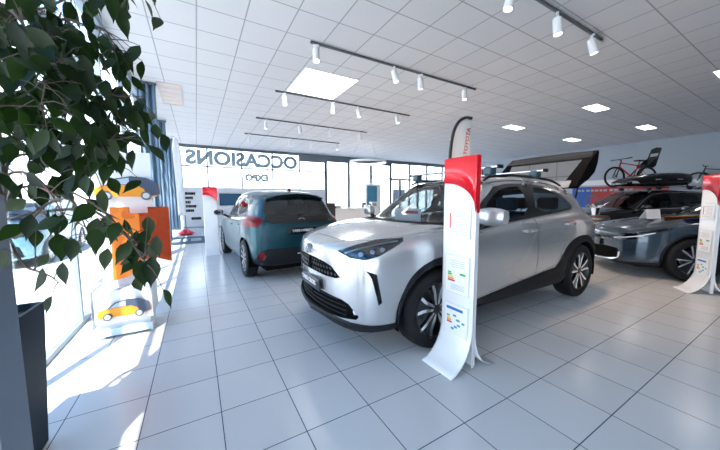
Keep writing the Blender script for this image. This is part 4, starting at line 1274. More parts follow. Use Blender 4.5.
def totem(loc, rz, label, papers=True):
    t = empty('price_totem', label, 'display totem', loc, rz, 'price totems')
    W = .152; top = 1.615; th = .045
    # front skin profile (x forward is -x): straight face that sweeps out into a foot
    prof = [(0, top)] + [(0, top - (top - .30) * k / 6) for k in range(1, 7)]
    prof += [(-.010, .235), (-.030, .175), (-.062, .115), (-.105, .062), (-.160, .022), (-.215, .006)]
    def sheet(bm, ys, zlim=None, off=0.0, thick=.006):
        pass
    # outline of the red cap on the face: lower edge is a quarter ellipse falling towards +s
    def edge(s):   # s from 0 (left as seen from the front) to 1
        return 1.425 - .215 * (1 - math.sqrt(max(0, 1 - s ** 2.2)))
    N = 20
    bm = B()
    # white body: closed solid between face and back
    cols = []
    for k in range(N + 1):
        s = k / N; y = W - 2 * W * s            # left seen from the front is +y
        col = [(0, y, edge(s))] + [(x, y, z) for x, z in prof if z < 1.20]
        cols.append([bm.verts.new(p) for p in col])
    for a, b in zip(cols, cols[1:]):
        for i in range(len(a) - 1): bm.faces.new((a[i], a[i + 1], b[i + 1], b[i]))
    o = obj('white_panel', bm, M['white_gloss'], t)
    so_ = o.modifiers.new('thickness', 'SOLIDIFY'); so_.thickness = .008; so_.offset = 1
    bm = B()
    cols = [[bm.verts.new((0, W - 2 * W * k / N, z)) for z in (top, edge(k / N))] for k in range(N + 1)]
    for a, b in zip(cols, cols[1:]): bm.faces.new((a[0], a[1], b[1], b[0]))
    o = obj('red_header', bm, M['red_gloss'], t)
    so_ = o.modifiers.new('thickness', 'SOLIDIFY'); so_.thickness = .008; so_.offset = 1
    # hollow back shell
    bm = B()
    prism(bm, [(.008, W), (.008, W - .006), (th - .008, W - .010), (th - .008, -W + .010), (.008, -W + .006), (.008, -W), (th, -W + .004), (th, W - .004)], .02, 1.20, 'XY')
    obj('back_shell', bm, M['white_gloss'], t, smooth=False)
    bm = B()
    prism(bm, [(.008, W), (th, W - .004), (th, -W + .004), (.008, -W)], 1.20, top, 'XY')
    obj('header_back', bm, M['red_gloss'], t, smooth=False)
    # rear foot
    bm = B(); rows = []
    for x, z, a, b in ((.046, .26, W - .006, -W + .006), (.050, .19, W - .008, -W), (.066, .12, W - .015, -W - .010), (.105, .062, W - .05, -W - .020), (.165, .024, .03, -W - .028), (.245, .008, -.08, -W - .032)):
        rows.append([bm.verts.new((x, a + (b - a) * k / 6, z)) for k in range(7)])
    for a, b in zip(rows, rows[1:]):
        for k in range(6): bm.faces.new((a[k], a[k + 1], b[k + 1], b[k]))
    o = obj('rear_foot', bm, M['white_gloss'], t)
    so_ = o.modifiers.new('thickness', 'SOLIDIFY'); so_.thickness = .006; so_.offset = 0
    # sheets of paper in clear sleeves
    def sheet_(z0, z1, kind):
        y0, y1 = -.118, .108
        b2 = B(); box(b2, -.0125, -.0082, y0, y1, z0, z1, .0015)
        sh = obj('paper_sheet', b2, M['white_paper'], t, smooth=False)
        F = -.0130
        def bar(y, z, w, h, m):
            b3 = B(); box(b3, F - .0004, F + .0004, y - w, y, z, z + h); return obj('print', b3, M[m], sh, smooth=False)
        b3 = B()
        for a in ((y0, y0 + .003, z0, z1), (y1 - .003, y1, z0, z1), (y0, y1, z0, z0 + .003), (y0, y1, z1 - .003, z1)): box(b3, F - .0012, F, *a)
        obj('sleeve_edge', b3, M['sleeve'], sh, smooth=False)
        b3 = B()
        if kind == 'price':
            bar(y1 - .030, z0 + .07, .012, z1 - z0 - .11, 'red_print')
            for k in range(7): box(b3, F - .0004, F + .0004, y0 + .03, y1 - .06 - .02 * (k % 3), z1 - .05 - k * .019, z1 - .046 - k * .019)
            box(b3, F - .0004, F + .0004, y0 + .02, y1 - .02, z0 + .045, z0 + .049); box(b3, F - .0004, F + .0004, y0 + .03, y1 - .08, z0 + .025, z0 + .029)
        elif kind == 'energy':
            for k, c in enumerate(('green_print', 'green_print', 'yellow_print', 'orange_print', 'red_print')):
                bar(y1 - .025, z0 + .155 - k * .016, .030 + .010 * k, .013, c)
            bar(y0 + .085, z0 + .15, .055, .018, 'green_print')
            for k in range(4): box(b3, F - .0004, F + .0004, y0 + .04, y1 - .04 - .02 * (k % 2), z1 - .045 - k * .016, z1 - .042 - k * .016)
            for k in range(4): bar(y1 - .06, z0 + .03 + k * .012, .13, .003, 'grey_print')
        else:
            bar(y1 - .02, z1 - .05, .16, .022, 'blue_print')
            for k, c in enumerate(('green_print', 'yellow_print', 'orange_print', 'red_print')): bar(y1 - .025, z1 - .11 - k * .017, .028 + .008 * k, .013, c)
            for (yy, zz, w) in ((.01, .10, .03), (-.02, .13, .035), (-.03, .17, .03), (-.075, .14, .025), (.0, .19, .03), (.03, .21, .03)): bar(yy + .01, z1 - zz, w, .016, 'teal_print')
        if len(b3.verts): obj('text_line', b3, M['grey_print'], sh, smooth=False)
        else: b3.free()
    if not papers: return t
    sheet_(1.005, 1.235, 'price'); sheet_(.565, .865, 'energy'); sheet_(.185, .475, 'label')
    return t
totem((2.07, -1.57, 0), 0.0, 'tall white totem with red top standing before the front wheel of the silver car')
totem((.62, 4.56, 0), R(90), 'white totem with red top standing left of the teal blue hatchback', False)
totem((6.37, -2.11, 0), R(-52), 'white totem with red top at the right edge beside the slate blue car')

# ---------------------------------------------------------------- feather flags
M['flag_cloth'] = mat('flag_cloth', (.86, .87, .88), .8)
_nt = M['flag_cloth'].node_tree; _t = _nt.nodes.new('ShaderNodeBsdfTranslucent'); _t.inputs[0].default_value = (.85, .86, .88, 1)
_m = _nt.nodes.new('ShaderNodeMixShader'); _m.inputs[0].default_value = .5
_nt.links.new(_nt.nodes['Principled BSDF'].outputs[0], _m.inputs[1]); _nt.links.new(_t.outputs[0], _m.inputs[2]); _nt.links.new(_m.outputs[0], _nt.nodes['Material Output'].inputs[0])
M['flag_pole'] = mat('flag_pole', (.02, .022, .025), .5)
def feather(loc, rz, h, w, label, lean=0.0, letters=None, hem='flag_pole'):
    f = empty('feather_flag', label, 'flag', loc, rz, None)
    pts = []
    for k in range(28):
        t = k / 27
        z = .12 + (h - .12) * math.sin(min(1, t * 1.02) * PI / 2) ** 1.0
        x = w * .95 * max(0, (t - .45) / .55) ** 2.2 + lean * t
        pts.append((x, 0, z))
    bm = B(); tube(bm, pts, [.013 - .007 * k / 27 for k in range(28)], 8); obj('pole', bm, M['flag_pole'], f)
    bm = B(); rows = []
    z0 = h * .18
    for (x, y, z) in pts:
        if z < z0: continue
        xr = max(x + .004, w * 1.0 + lean * (z / h) - .05 * (1 - z / h) - .06 * max(0, (z / h - .9)) / .1)
        rows.append([bm.verts.new((x + (xr - x) * j / 8, .018 * math.sin(j * .8 + z * 3), z)) for j in range(9)])
    for a, b in zip(rows, rows[1:]):
        for j in range(8): bm.faces.new((a[j], a[j + 1], b[j + 1], b[j]))
    o = obj('cloth', bm, M['flag_cloth'], f); sm = o.modifiers.new('thickness', 'SOLIDIFY'); sm.thickness = .003
    bm = B(); tube(bm, [p for p in pts if p[2] >= z0], .030, 8)
    o = obj('pole_sleeve', bm, M[hem], f)
    bm = B(); lathe(bm, [(0, 0), (.20, 0), (.20, .02), (.05, .05), (.02, .12), (0, .12)], 'Z', n=24); obj('base', bm, M['black_plastic'], f)
    return f
ff = feather((4.52, .78, 0), 0, 2.88, .60, 'white feather flag with black hem and red lettering behind the totem')
for i, (z, c, w, hh) in enumerate(((2.33, 'red_print', .10, .42), (2.10, 'green_print', .07, .10))):
    pass
o = text_obj('lettering', 'TOYOTA', .13, M['red_print'], ff, (.43, -.028, 2.42), (R(90), R(-80), 0), .002, .002)
o = text_obj('small_lettering', 'HYBRIDE', .06, M['green_print'], ff, (.40, -.028, 2.03), (R(90), R(-84), 0), .002, .001)
# distant white flag with a red foot by the curtains, leaning
wf = feather((-.05, 9.4, 0), R(180), 3.6, .24, 'white feather flag with a red foot beside the far blue curtain', .06, hem='flag_cloth')
bm = B(); lathe(bm, [(0, .05), (.30, .05), (.22, .12), (.05, .22), (0, .22)], 'Z', n=24); obj('red_foot', bm, M['red_gloss'], wf)
# red and white patterned banner far away at the rear corner
rb_ = empty('hanging_banner', 'red and white banner hanging far behind the totem near the rear corner', 'banner', (15.75, 8.0, 0))
bm = B(); box(bm, -.75, .75, -.01, .01, 2.25, 3.35); obj('cloth', bm, M['white_paper'], rb_, smooth=False)
bm = B()
for k in range(5):
    prism(bm, [(-.62 + .2 * k, 2.35), (-.40 + .2 * k, 2.35), (-.62 + .14 * k, 3.2 - .13 * k), (-.70 + .14 * k, 3.2 - .13 * k)], -.014, -.010, 'XZ')
obj('red_stripe', bm, M['red_print'], rb_, smooth=False)
for sx in (-.7, .7):
    bm = B(); cyl(bm, (sx, 0, 3.35), (sx, 0, H), .004, n=6); obj('cord', bm, M['steel'], rb_)

# ---------------------------------------------------------------- orange product stand by the window
M['orange_card'] = None
def facet_mat(name, c1, c2, scale):
    m = bpy.data.materials.new(name); m.use_nodes = True; nt = m.node_tree; b = nt.nodes['Principled BSDF']
    tc = nt.nodes.new('ShaderNodeTexCoord'); v = nt.nodes.new('ShaderNodeTexVoronoi'); v.feature = 'F1'; v.distance = 'MANHATTAN'; v.inputs['Scale'].default_value = scale
    cr = nt.nodes.new('ShaderNodeValToRGB'); cr.color_ramp.elements[0].color = (*c1, 1); cr.color_ramp.elements[1].color = (*c2, 1)
    sp = nt.nodes.new('ShaderNodeSeparateColor')
    nt.links.new(tc.outputs['Object'], v.inputs['Vector']); nt.links.new(v.outputs['Color'], sp.inputs[0]); nt.links.new(sp.outputs[0], cr.inputs[0]); nt.links.new(cr.outputs[0], b.inputs['Base Color'])
    b.inputs['Roughness'].default_value = .5
    return m
M['orange_card'] = facet_mat('orange_facets', (.72, .13, .004), (.90, .24, .015), 7)
M['red_card'] = facet_mat('red_orange_facets', (.42, .035, .004), (.60, .085, .01), 7)
M['car_orange'] = mat('printed_orange', (.85, .33, .02), .5)
M['car_slate'] = mat('printed_slate', (.06, .085, .14), .5)
M['acrylic'] = glass_mat('clear_acrylic', (.86, .92, .95), .08)
st = empty('product_stand', 'white cardboard stand with orange facet panel and small car pictures beside the window', 'display stand', (-.29, .32, 0))
bm = B(); box(bm, -.235, .20, 0, .42, .16, .46); box(bm, -.21, .175, .03, .40, .02, .16)
for q in (-.2, .165): box(bm, q, q + .02, .04, .38, 0, .02)
obj('plinth', bm, M['white_plastic'], st, smooth=False)
bm = B(); box(bm, -.235, .19, -.012, -.004, .035, .105); obj('base_strip', bm, mat('pale_blue_print', (.50, .66, .80), .5), st, smooth=False)
bm = B(); box(bm, -.08, .10, .15, .28, .46, .60); obj('neck', bm, mat('grey_card', (.55, .58, .64), .6), st, smooth=False)
# orange panel folded along a vertical edge, notched top
bm = B()
prism(bm, [(-.075, .60), (-.075, 1.23), (.01, 1.23), (.01, 1.18), (.145, 1.18), (.145, .72), (.06, .70), (-.02, .56), (-.075, .53)][:0] or [(-.10, .53), (-.085, 1.235), (.055, 1.235), (.055, 1.175), (.13, 1.175), (.13, .70), (.09, .66), (.02, .56)], .10, .13, 'XZ')
obj('orange_panel', bm, M['orange_card'], st, smooth=False)
bm = B()
vs = prism(bm, [(.13, .70), (.13, 1.175), (.20, 1.175), (.20, 1.235), (.37, 1.235), (.37, .66), (.30, .69), (.22, .73)], .10, .13, 'XZ')
for v in vs: v.co.y += (v.co.x - .13) * .25
obj('red_panel', bm, M['red_card'], st, smooth=False)
# printed cars, cut out of card
def card_car(name, sc, loc, parent):
    g = B()
    body = [(-.5, .10), (-.49, .22), (-.36, .28), (-.20, .30), (.20, .31), (.42, .33), (.49, .30), (.50, .12), (.42, .07), (-.44, .07)]
    prism(g, [(x * sc, z * sc) for x, z in body], -.004, .004, 'XZ')
    c = obj(name, g, M['car_orange'], parent, smooth=False, loc=loc)
    g = B(); roof = [(-.34, .27), (-.18, .41), (.05, .46), (.28, .44), (.47, .34), (.50, .12), (.30, .08), (.24, .22), (.12, .30), (-.16, .29)]
    prism(g, [(x * sc, z * sc) for x, z in roof], -.007, -.003, 'XZ'); obj('dark_roof', g, M['car_slate'], c, smooth=False)
    g = B(); prism(g, [(x * sc, z * sc) for x, z in [(-.28, .29), (-.16, .39), (.02, .43), (.02, .31)]], -.010, -.006, 'XZ'); obj('side_glass', g, mat('printed_glass', (.45, .55, .66), .4), c, smooth=False)
    for x in (-.32, .27):
        g = B(); lathe(g, [(0, -.012), (.085 * sc, -.012), (.085 * sc, -.002), (0, -.002)], 'Y', (x * sc, 0, .09 * sc), n=20); w_ = obj('wheel', g, M['ink'], c)
        g = B(); lathe(g, [(0, -.0135), (.055 * sc, -.0135), (.055 * sc, -.012)], 'Y', (x * sc, 0, .09 * sc), n=20); obj('wheel_disc', g, M['sleeve'], w_)
    return c
card_car('car_picture', .40, (-.01, -.012, .185), st)
bm = B(); box(bm, -.20, .235, .24, .26, .60, 1.78); obj('header_board', bm, M['white_paper'], st, smooth=False)
cc = card_car('car_cutout', .52, (.045, .215, 1.30), st)
# clear case over the plinth
bm = B()
box(bm, -.245, -.241, -.02, .43, .105, .52)
obj('clear_case', bm, M['acrylic'], st, smooth=False)
bm = B(); tube(bm, [(-.245, -.02, .52), (-.02, .02, .46)], .005, 6); tube(bm, [(-.245, -.02, .105), (-.245, -.02, .52)], .003, 6); obj('case_edge', bm, M['steel'], st)

# ---------------------------------------------------------------- curtains by the glass
def curtain(x0, x1, y, label, folds):
    c = empty('curtain', label, 'curtain', ((x0 + x1) / 2, y, 0), 0, 'blue curtains')
    bm = B(); n = folds * 10; rows = []
    hw = (x1 - x0) / 2
    for z in (.04, 1.3, 2.6, H - .05):
        rows.append([bm.verts.new((-hw + 2 * hw * k / n, .05 * math.sin(2 * PI * folds * k / n) + .012 * math.sin(7 * z + k), z)) for k in range(n + 1)])
    for a, b in zip(rows, rows[1:]):
        for k in range(n): bm.faces.new((a[k], a[k + 1], b[k + 1], b[k]))
    o = obj('cloth', bm, M['curtain'], c, angle=80); sm = o.modifiers.new('thickness', 'SOLIDIFY'); sm.thickness = .006
    bm = B(); box(bm, -hw - .03, hw + .03, -.025, .025, H - .055, H); obj('rail', bm, M['frame_grey'], c, smooth=False)
    return c
curtain(-.66, -.33, 4.75, 'nearest blue curtain hanging by the left windows, beside the air grille', 3)
curtain(-.68, -.42, 8.2, 'middle blue curtain hanging by the left windows', 2)
curtain(-.66, -.30, 11.3, 'far blue curtain hanging in the rear left corner', 3)
for (y, z, lab) in ((5.9, 1.77, 'small red and white sign on the left window frame, nearer of two'), (7.55, 1.72, 'small red and white sign on the left window frame, farther of two')):
    s = empty('wall_sign', lab, 'sign', (-.735, y, z))
    bm = B(); box(bm, -.01, .05, -.02, .0, -.13, .13, .006); box(bm, .05, .16, -.02, 0, -.13, .13, .006); obj('plate', bm, M['red_print'], s, smooth=False)
    bm = B(); box(bm, .03, .11, -.024, -.02, -.05, .05); obj('white_mark', bm, M['white_paper'], s, smooth=False)

# ---------------------------------------------------------------- rear partition, screen, counter
M['slat'] = mat('slat_panel_white', (.66, .68, .71), .5)
M['slat_gap'] = mat('slat_groove', (.40, .43, .47), .7)
pw = 1.42
for k in range(5):
    x0 = -.28 + k * pw
    s = empty('slat_panel', ['grooved white wall panel with black lettering strips in the rear left corner', 'grooved white wall panel behind the wall screen', 'grooved white wall panel third from the left, behind the teal car', 'grooved white wall panel fourth from the left, behind the teal car', 'rightmost grooved white wall panel, before the tall glass bays'][k], 'wall panel', (x0 + pw / 2, YB - .03, 0), 0, 'slatted display panels')
    bm = B()
    for j in range(9): box(bm, -pw / 2 + .012, pw / 2 - .012, -.012, .012, .06 + j * .203, .06 + j * .203 + .195, .004)
    obj('board', bm, M['slat'], s, smooth=False)
    bm = B(); box(bm, -pw / 2 + .005, pw / 2 - .005, .012, .028, 0, 1.885); obj('backing', bm, M['slat_gap'], s, smooth=False)
for i, (u0, w_, z) in enumerate(((.02, .40, 1.60), (.02, .30, 1.40), (.02, .20, 1.20), (.02, .42, 1.01), (.02, .32, .81), (.22, .40, .44))):
    bm = B(); x = u0 - .12
    ws_ = []
    while x < u0 - .12 + w_ - .03:
        d = min(random.choice((.05, .07, .09)), u0 - .12 + w_ - x)
        box(bm, x, x + d, YB - .050, YB - .041, z - .055, z + .065, .002); x += d + .008
    tag(obj('lettering_strip', bm, M['gloss_black'], None, smooth=False), ['topmost black word strip', 'second black word strip from the top', 'short third black word strip', 'long fourth black word strip', 'fifth black word strip from the top', 'lowest black word strip, set to the right'][i] + ' on the rear left panel', 'wall lettering', 'black word strips on the rear wall')
tv = empty('wall_screen', 'black wall screen with blue picture left of the teal hatchback', 'screen', (1.80, YB - .09, 1.33))
bm = B(); box(bm, -.49, .49, -.02, .045, -.29, .29, .006); obj('casing', bm, M['gloss_black'], tv, smooth=False)
bm = B(); box(bm, -.465, .465, -.023, -.0205, -.265, .265); obj('picture', bm, emit_mat('screen_picture', (.03, .08, .16), 1.0), tv, smooth=False)
# lettering stuck on the rear windows, read from outside
M['film'] = mat('frosted_film', (.27, .37, .44), .5)
def winword(s, size, x, z, bold, sx, label):
    o = text_obj('window_lettering', s, size, M['film'], None, (x, YB + .028, z), (R(90), 0, R(180)), .003, bold, sx)
    return tag(o, label, 'lettering')
winword('OCCASIONS', .88, 2.62, 3.27, .045, 1.05, 'large blue grey mirrored word OCCASIONS on the rear windows')
winword('EXPO', .44, 3.10, 2.42, .032, 1.02, 'smaller blue grey mirrored word EXPO on the rear window below')
bm = B(); box(bm, 2.6, 3.5, YB + .026, YB + .029, 1.98, 2.02); tag(obj('window_underline', bm, M['film'], None, smooth=False), 'thin blue grey line on the rear window under EXPO', 'lettering')
# floor mat
fm = empty('floor_mat', 'dark blue mat with pale lettering on the floor at rear left', 'mat', (.02, 7.65, 0))
bm = B(); box(bm, -.56, .54, -.92, .92, 0, .010, .003); obj('mat', bm, mat('mat_navy', (.035, .075, .11), .8), fm, smooth=False)
bm = B()
for q in ((-.40, -.20, -.35, .30), (-.12, .02, -.35, .30), (.10, .40, -.30, -.10), (.10, .40, .05, .30)): box(bm, *q, .010, .0115)
obj('pale_mark', bm, M['sleeve'], fm, smooth=False)
# reception counter and what stands on it
ct = empty('reception_counter', 'long white reception counter behind the bonnet of the silver car', 'counter', (6.4, 8.1, 0))
bm = B(); box(bm, -1.2, 1.2, -.30, .30, .06, .90, .01); obj('front', bm, M['white_plastic'], ct, smooth=False)
bm = B(); box(bm, -1.25, 1.25, -.36, .36, .90, .94, .008); obj('worktop', bm, M['white_gloss'], ct, smooth=False)
bm = B(); box(bm, -1.15, 1.15, -.26, .26, 0, .06); obj('plinth', bm, M['frame_grey'], ct, smooth=False)
def smallbox(name, x, y, z, sx, sy, sz, m, label, cat, group=None):
    o = empty(name, label, cat, (x, y, z), 0, group)
    bm = B(); box(bm, -sx / 2, sx / 2, -sy / 2, sy / 2, 0, sz, .006); obj('body', bm, M[m], o, smooth=False)
    bm = B(); box(bm, -sx * .4, sx * .4, -sy / 2 - .002, -sy / 2, sz * .2, sz * .7); obj('front_label', bm, M['grey_print'], o, smooth=False)
    return o
smallbox('desk_phone', 5.62, 8.02, .94, .28, .20, .09, 'black_plastic', 'low dark desk phone at the left end of the white counter', 'phone')
smallbox('brochure_holder', 6.93, 8.0, .94, .14, .12, .22, 'cloth_blue', 'dark blue brochure holder near the right end of the white counter', 'brochure holder')
smallbox('brochure_stack', 7.22, 8.0, .94, .10, .12, .17, 'black_plastic', 'narrow black brochure stack at the right end of the white counter', 'brochures')
smallbox('white_box', 7.44, 8.02, .94, .30, .22, .26, 'white_plastic', 'white box on the right end of the counter before the blue screen', 'box')
ds = empty('poster_stand', 'white upright stand with a tall blue poster behind the counter', 'poster stand', (8.03, 9.0, 0))
bm = B(); box(bm, -.36, .50, 0, .20, .04, 2.08, .01); obj('cabinet', bm, M['white_plastic'], ds, smooth=False)
bm = B(); box(bm, -.32, .27, -.012, 0, .30, 1.98); obj('poster', bm, mat('blue_poster', (.06, .24, .40), .4, noise=(3, .4)), ds, smooth=False)
bm = B(); box(bm, -.42, .56, -.06, .28, 0, .04, .008); obj('base', bm, M['white_gloss'], ds, smooth=False)
# small plant on the counter side
pp = empty('potted_plant', 'tiny dark potted plant right of the blue poster stand', 'plant', (8.9, 9.0, 0))
bm = B(); lathe(bm, [(.0, 0), (.16, 0), (.20, .75), (.17, .75), (.16, .70), (0, .70)], 'Z', n=20); obj('pot', bm, M['white_gloss'], pp)
bm = B()
for k in range(26):
    a = random.uniform(0, 6.28); r = random.uniform(.05, .22); z = .75 + random.uniform(.05, .38)
    p = Vector((r * math.cos(a), r * math.sin(a), z)); d = Vector((math.cos(a), math.sin(a), .4)) * .10; s_ = Vector((-math.sin(a), math.cos(a), 0)) * .025
    f = bm.faces.new([bm.verts.new(q) for q in (p, p + d * .5 + s_, p + d, p + d * .5 - s_)])
    bm.faces.new([bm.verts.new(q) for q in ((p.x * .1, p.y * .1, .70), (p.x * .1 + .006, p.y * .1, .70), p)])
obj('leaves', bm, mat('dark_leaf', (.03, .07, .03), .6), pp, smooth=False)
# dark office chair beyond the teal car
oc = empty('office_chair', 'black office chair just right of the teal hatchback roof', 'chair', (4.75, 7.2, 0), R(200))
bm = B(); box(bm, -.25, .25, -.24, .24, .44, .53, .035, seg=3); obj('seat', bm, M['cloth_dark'], oc)
bm = B(); vs = box(bm, -.23, .23, .20, .28, .60, 1.18, .04, seg=3); obj('backrest', bm, M['cloth_dark'], oc)
bm = B(); cyl(bm, (0, 0, .12), (0, 0, .44), .028, n=12); obj('column', bm, M['black_plastic'], oc)
for k in range(5):
    a = 2 * PI * k / 5
    bm = B(); tube(bm, [(0, 0, .12), (.28 * math.cos(a), .28 * math.sin(a), .075)], [.024, .016], 8); cyl(bm, (.28 * math.cos(a) - .012, .28 * math.sin(a), .032), (.28 * math.cos(a) + .012, .28 * math.sin(a), .032), .032, n=12)
    obj('leg', bm, M['black_plastic'], oc)
for s_ in (-1, 1):
    bm = B(); tube(bm, [(s_ * .25, .20, .50), (s_ * .29, .16, .70), (s_ * .29, -.10, .71)], .018, 8); obj('armrest', bm, M['black_plastic'], oc)

# ---------------------------------------------------------------- right wall banner
bn = empty('wall_banner', 'wide blue and red banner low on the right wall behind the black car', 'banner', (XR, 2.6, 0))
bm = B(); box(bm, -.03, -.006, 1.0, 1.84, .86, 1.90); obj('blue_half', bm, mat('banner_blue', (.02, .10, .42), .5), bn, smooth=False)
bm = B(); box(bm, -.03, -.006, -1.75, 1.0, .86, 1.90); obj('red_half', bm, mat('banner_red', (.42, .03, .03), .5), bn, smooth=False)
bm = B()
y = 1.62
for w_ in (.16, .10, .0, .14, .12, .15, .10, .14, .0, .12, .15, .10, .16, .12):
    if w_: box(bm, -.034, -.030, y - w_, y, 1.66, 1.76)
    y -= w_ + .05
obj('white_lettering', bm, mat('faded_white_print', (.40, .42, .48), .5), bn, smooth=False)
bm = B()
lathe(bm, [(.22, -.034), (.30, -.034)], 'X', (0, .95, 1.2), n=32)
obj('dark_ring', bm, M['ink'], bn)
# ---------------------------------------------------------------- things on and around the black estate car
M['bike_red'] = mat('bike_red', (.55, .02, .03), .25, coat=.6)
M['bike_black'] = mat('bike_black', (.012, .013, .015), .4)
def bicycle(loc, rz, label, frame_mat, name='bicycle', seat=True):
    b = empty(name, label, 'bicycle', loc, rz)
    r = .335; wb = 1.03
    def wheel(x, nm):
        w_ = empty(nm, None, None, (x, 0, r)); w_.parent = b
        g = B(); tube(g, [((r - .025) * math.cos(2 * PI * k / 40), 0, (r - .025) * math.sin(2 * PI * k / 40)) for k in range(40)], .026, 8, closed=True); obj('tyre', g, M['rubber'], w_)
        g = B(); tube(g, [((r - .052) * math.cos(2 * PI * k / 40), 0, (r - .052) * math.sin(2 * PI * k / 40)) for k in range(40)], .012, 6, closed=True); obj('rim', g, M['bike_black'], w_)
        g = B()
        for k in range(24):
            a = 2 * PI * k / 24; s_ = .02 if k % 2 else -.02
            cyl(g, (.02 * math.cos(a + .6), s_, .02 * math.sin(a + .6)), ((r - .055) * math.cos(a), 0, (r - .055) * math.sin(a)), .0018, n=4)
        cyl(g, (0, -.05, 0), (0, .05, 0), .022, n=12); obj('spokes', g, M['steel'], w_)
        g = B(); lathe(g, [(.045, -.028), (.08, -.028)], 'Y', n=24); obj('brake_rotor', g, M['steel'], w_)
    wheel(0, 'front_wheel'); wheel(wb, 'rear_wheel')
    g = B()
    head0, head1 = (.135, 0, r + .33), (.17, 0, r + .45)
    bb = (.60, 0, r - .03); seat = (.735, 0, r + .36)
    tube(g, [head1, seat], .017, 10); tube(g, [head0, bb], .021, 10); tube(g, [bb, (.76, 0, r + .43)], .016, 10)
    tube(g, [head0, head1], .022, 10)
    for s_ in (-1, 1):
        tube(g, [(bb[0], s_ * .03, bb[2]), (wb, s_ * .06, r)], .010, 8); tube(g, [(seat[0], s_ * .02, seat[2]), (wb, s_ * .06, r)], .009, 8)
    obj('frame', g, frame_mat, b)
    g = B()
    for s_ in (-1, 1): tube(g, [(0, s_ * .06, r), (.075, s_ * .055, r + .22), (.125, s_ * .045, r + .30)], .016, 8)
    tube(g, [(.125, -.045, r + .30), (.125, .045, r + .30)], .018, 8); tube(g, [(.135, 0, r + .32), (.185, 0, r + .52)], .015, 8)
    obj('fork', g, M['bike_black'], b)
    g = B(); tube(g, [(.185, 0, r + .52), (.12, 0, r + .55)], .014, 8); tube(g, [(.17, -.36, r + .57), (.12, -.12, r + .56), (.12, .12, r + .56), (.17, .36, r + .57)], .012, 8)
    for s_ in (-1, 1): tube(g, [(.145, s_ * .24, r + .565), (.175, s_ * .37, r + .572)], .017, 8)
    obj('handlebar', g, M['bike_black'], b)
    g = B(); tube(g, [(.735, 0, r + .36), (.775, 0, r + .50)], .013, 8)
    vs = box(g, .63, .90, -.07, .07, r + .50, r + .54, .018, seg=3)
    for v in vs:
        pass
    obj('saddle', g, M['bike_black'], b)
    g = B(); lathe(g, [(.075, -.05), (.095, -.05), (.095, -.044), (.075, -.044)], 'Y', bb, n=24, closed=True)
    for s_, a in ((-1, 200), (1, 20)):
        e_ = (bb[0] + .17 * math.cos(R(a)), s_ * .07, bb[2] + .17 * math.sin(R(a)))
        tube(g, [(bb[0], s_ * .06, bb[2]), e_], .010, 8); box(g, e_[0] - .045, e_[0] + .045, min(e_[1], e_[1] + s_ * .09), max(e_[1], e_[1] + s_ * .09), e_[2] - .01, e_[2] + .01, .004)
    obj('crankset', g, M['bike_black'], b)
    return b
wl = wag.location.copy()
fx = Vector((.866, -.5, 0)); fy = Vector((.5, .866, 0))
def on_wagon(x, y, z): return wl + fx * x + fy * y + Vector((0, 0, z))
bk = bicycle(on_wagon(.98, .36, 1.655 - .0), R(-30), 'red mountain bicycle with black child seat on the roof of the black estate car', M['bike_red'])
# child seat behind the saddle
cs = empty('child_seat', None, None, (.98, 0, .62)); cs.parent = bk
bm = B(); box(bm, -.17, .15, -.15, .15, 0, .09, .03, seg=3); obj('seat_shell', bm, M['bike_black'], cs)
for s_ in (-1, 1):
    bm = B(); vs = prism(bm, [(-.12, .04), (.16, .04), (.24, .34), (.10, .26)], s_ * .15 - .012, s_ * .15 + .012, 'XZ'); obj('side_wing', bm, M['bike_black'], cs, smooth=False)
bm = B(); tube(bm, [(.13, -.14, .06), (.22, -.15, .34), (.30, -.14, .60), (.31, 0, .64), (.30, .14, .60), (.22, .15, .34), (.13, .14, .06)], .020, 8)
obj('back_rim', bm, M['bike_black'], cs)
bm = B(); vs = prism(bm, [(.125, .06), (.15, .05), (.235, .36), (.21, .36)], -.14, .14, 'XZ'); vs = prism(bm, [(.245, .46), (.27, .46), (.315, .62), (.29, .62)], -.14, .14, 'XZ'); obj('back_shell', bm, M['bike_black'], cs, smooth=False)
for s_ in (-1, 1):
    bm = B(); tube(bm, [(-.13, s_ * .12, .02), (-.30, s_ * .13, -.18), (-.34, s_ * .13, -.24)], .022, 8); box(bm, -.40, -.30, s_ * .13 - .05, s_ * .13 + .05, -.27, -.235, .01); obj('foot_rest', bm, M['bike_black'], cs)
bm = B(); tube(bm, [(-.20, -.03, -.13), (-.05, -.03, -.01), (-.05, .03, -.01), (-.20, .03, -.13)], .010, 8); obj('carrier_bracket', bm, M['steel'], cs)
# roof box
rbx = empty('roof_box', 'long black wedge shaped roof box on the black estate car', 'roof box', on_wagon(.5, -.30, 1.657), R(-30))
bm = B(); rows = []
for k, (x, hw, zb, zt) in enumerate(((0, .16, .06, .11), (.05, .26, .03, .17), (.25, .34, .0, .25), (.7, .38, 0, .33), (1.2, .40, 0, .39), (1.75, .40, 0, .40), (2.05, .38, .01, .38), (2.15, .34, .04, .34), (2.18, .28, .08, .28))):
    ring = []
    x *= .86
    for j in range(20):
        a = 2 * PI * j / 20; c_, s_ = math.cos(a), math.sin(a)
        ring.append(bm.verts.new((x, hw * math.copysign(abs(c_) ** .55, c_), (zb + zt) / 2 + (zt - zb) / 2 * math.copysign(abs(s_) ** .6, s_))))
    rows.append(ring)
for a, b in zip(rows, rows[1:]):
    for j in range(20): bm.faces.new((a[j], a[(j + 1) % 20], b[(j + 1) % 20], b[j]))
bm.faces.new(rows[0]); bm.faces.new(rows[-1])
obj('shell', bm, M['gloss_black'], rbx)
bm = B(); tube(bm, [(.06, -.265, .09), (.3, -.352, .125), (.8, -.392, .14), (1.5, -.412, .14), (1.8, -.375, .15)], .007, 6); obj('lid_seam', bm, M['well'], rbx)
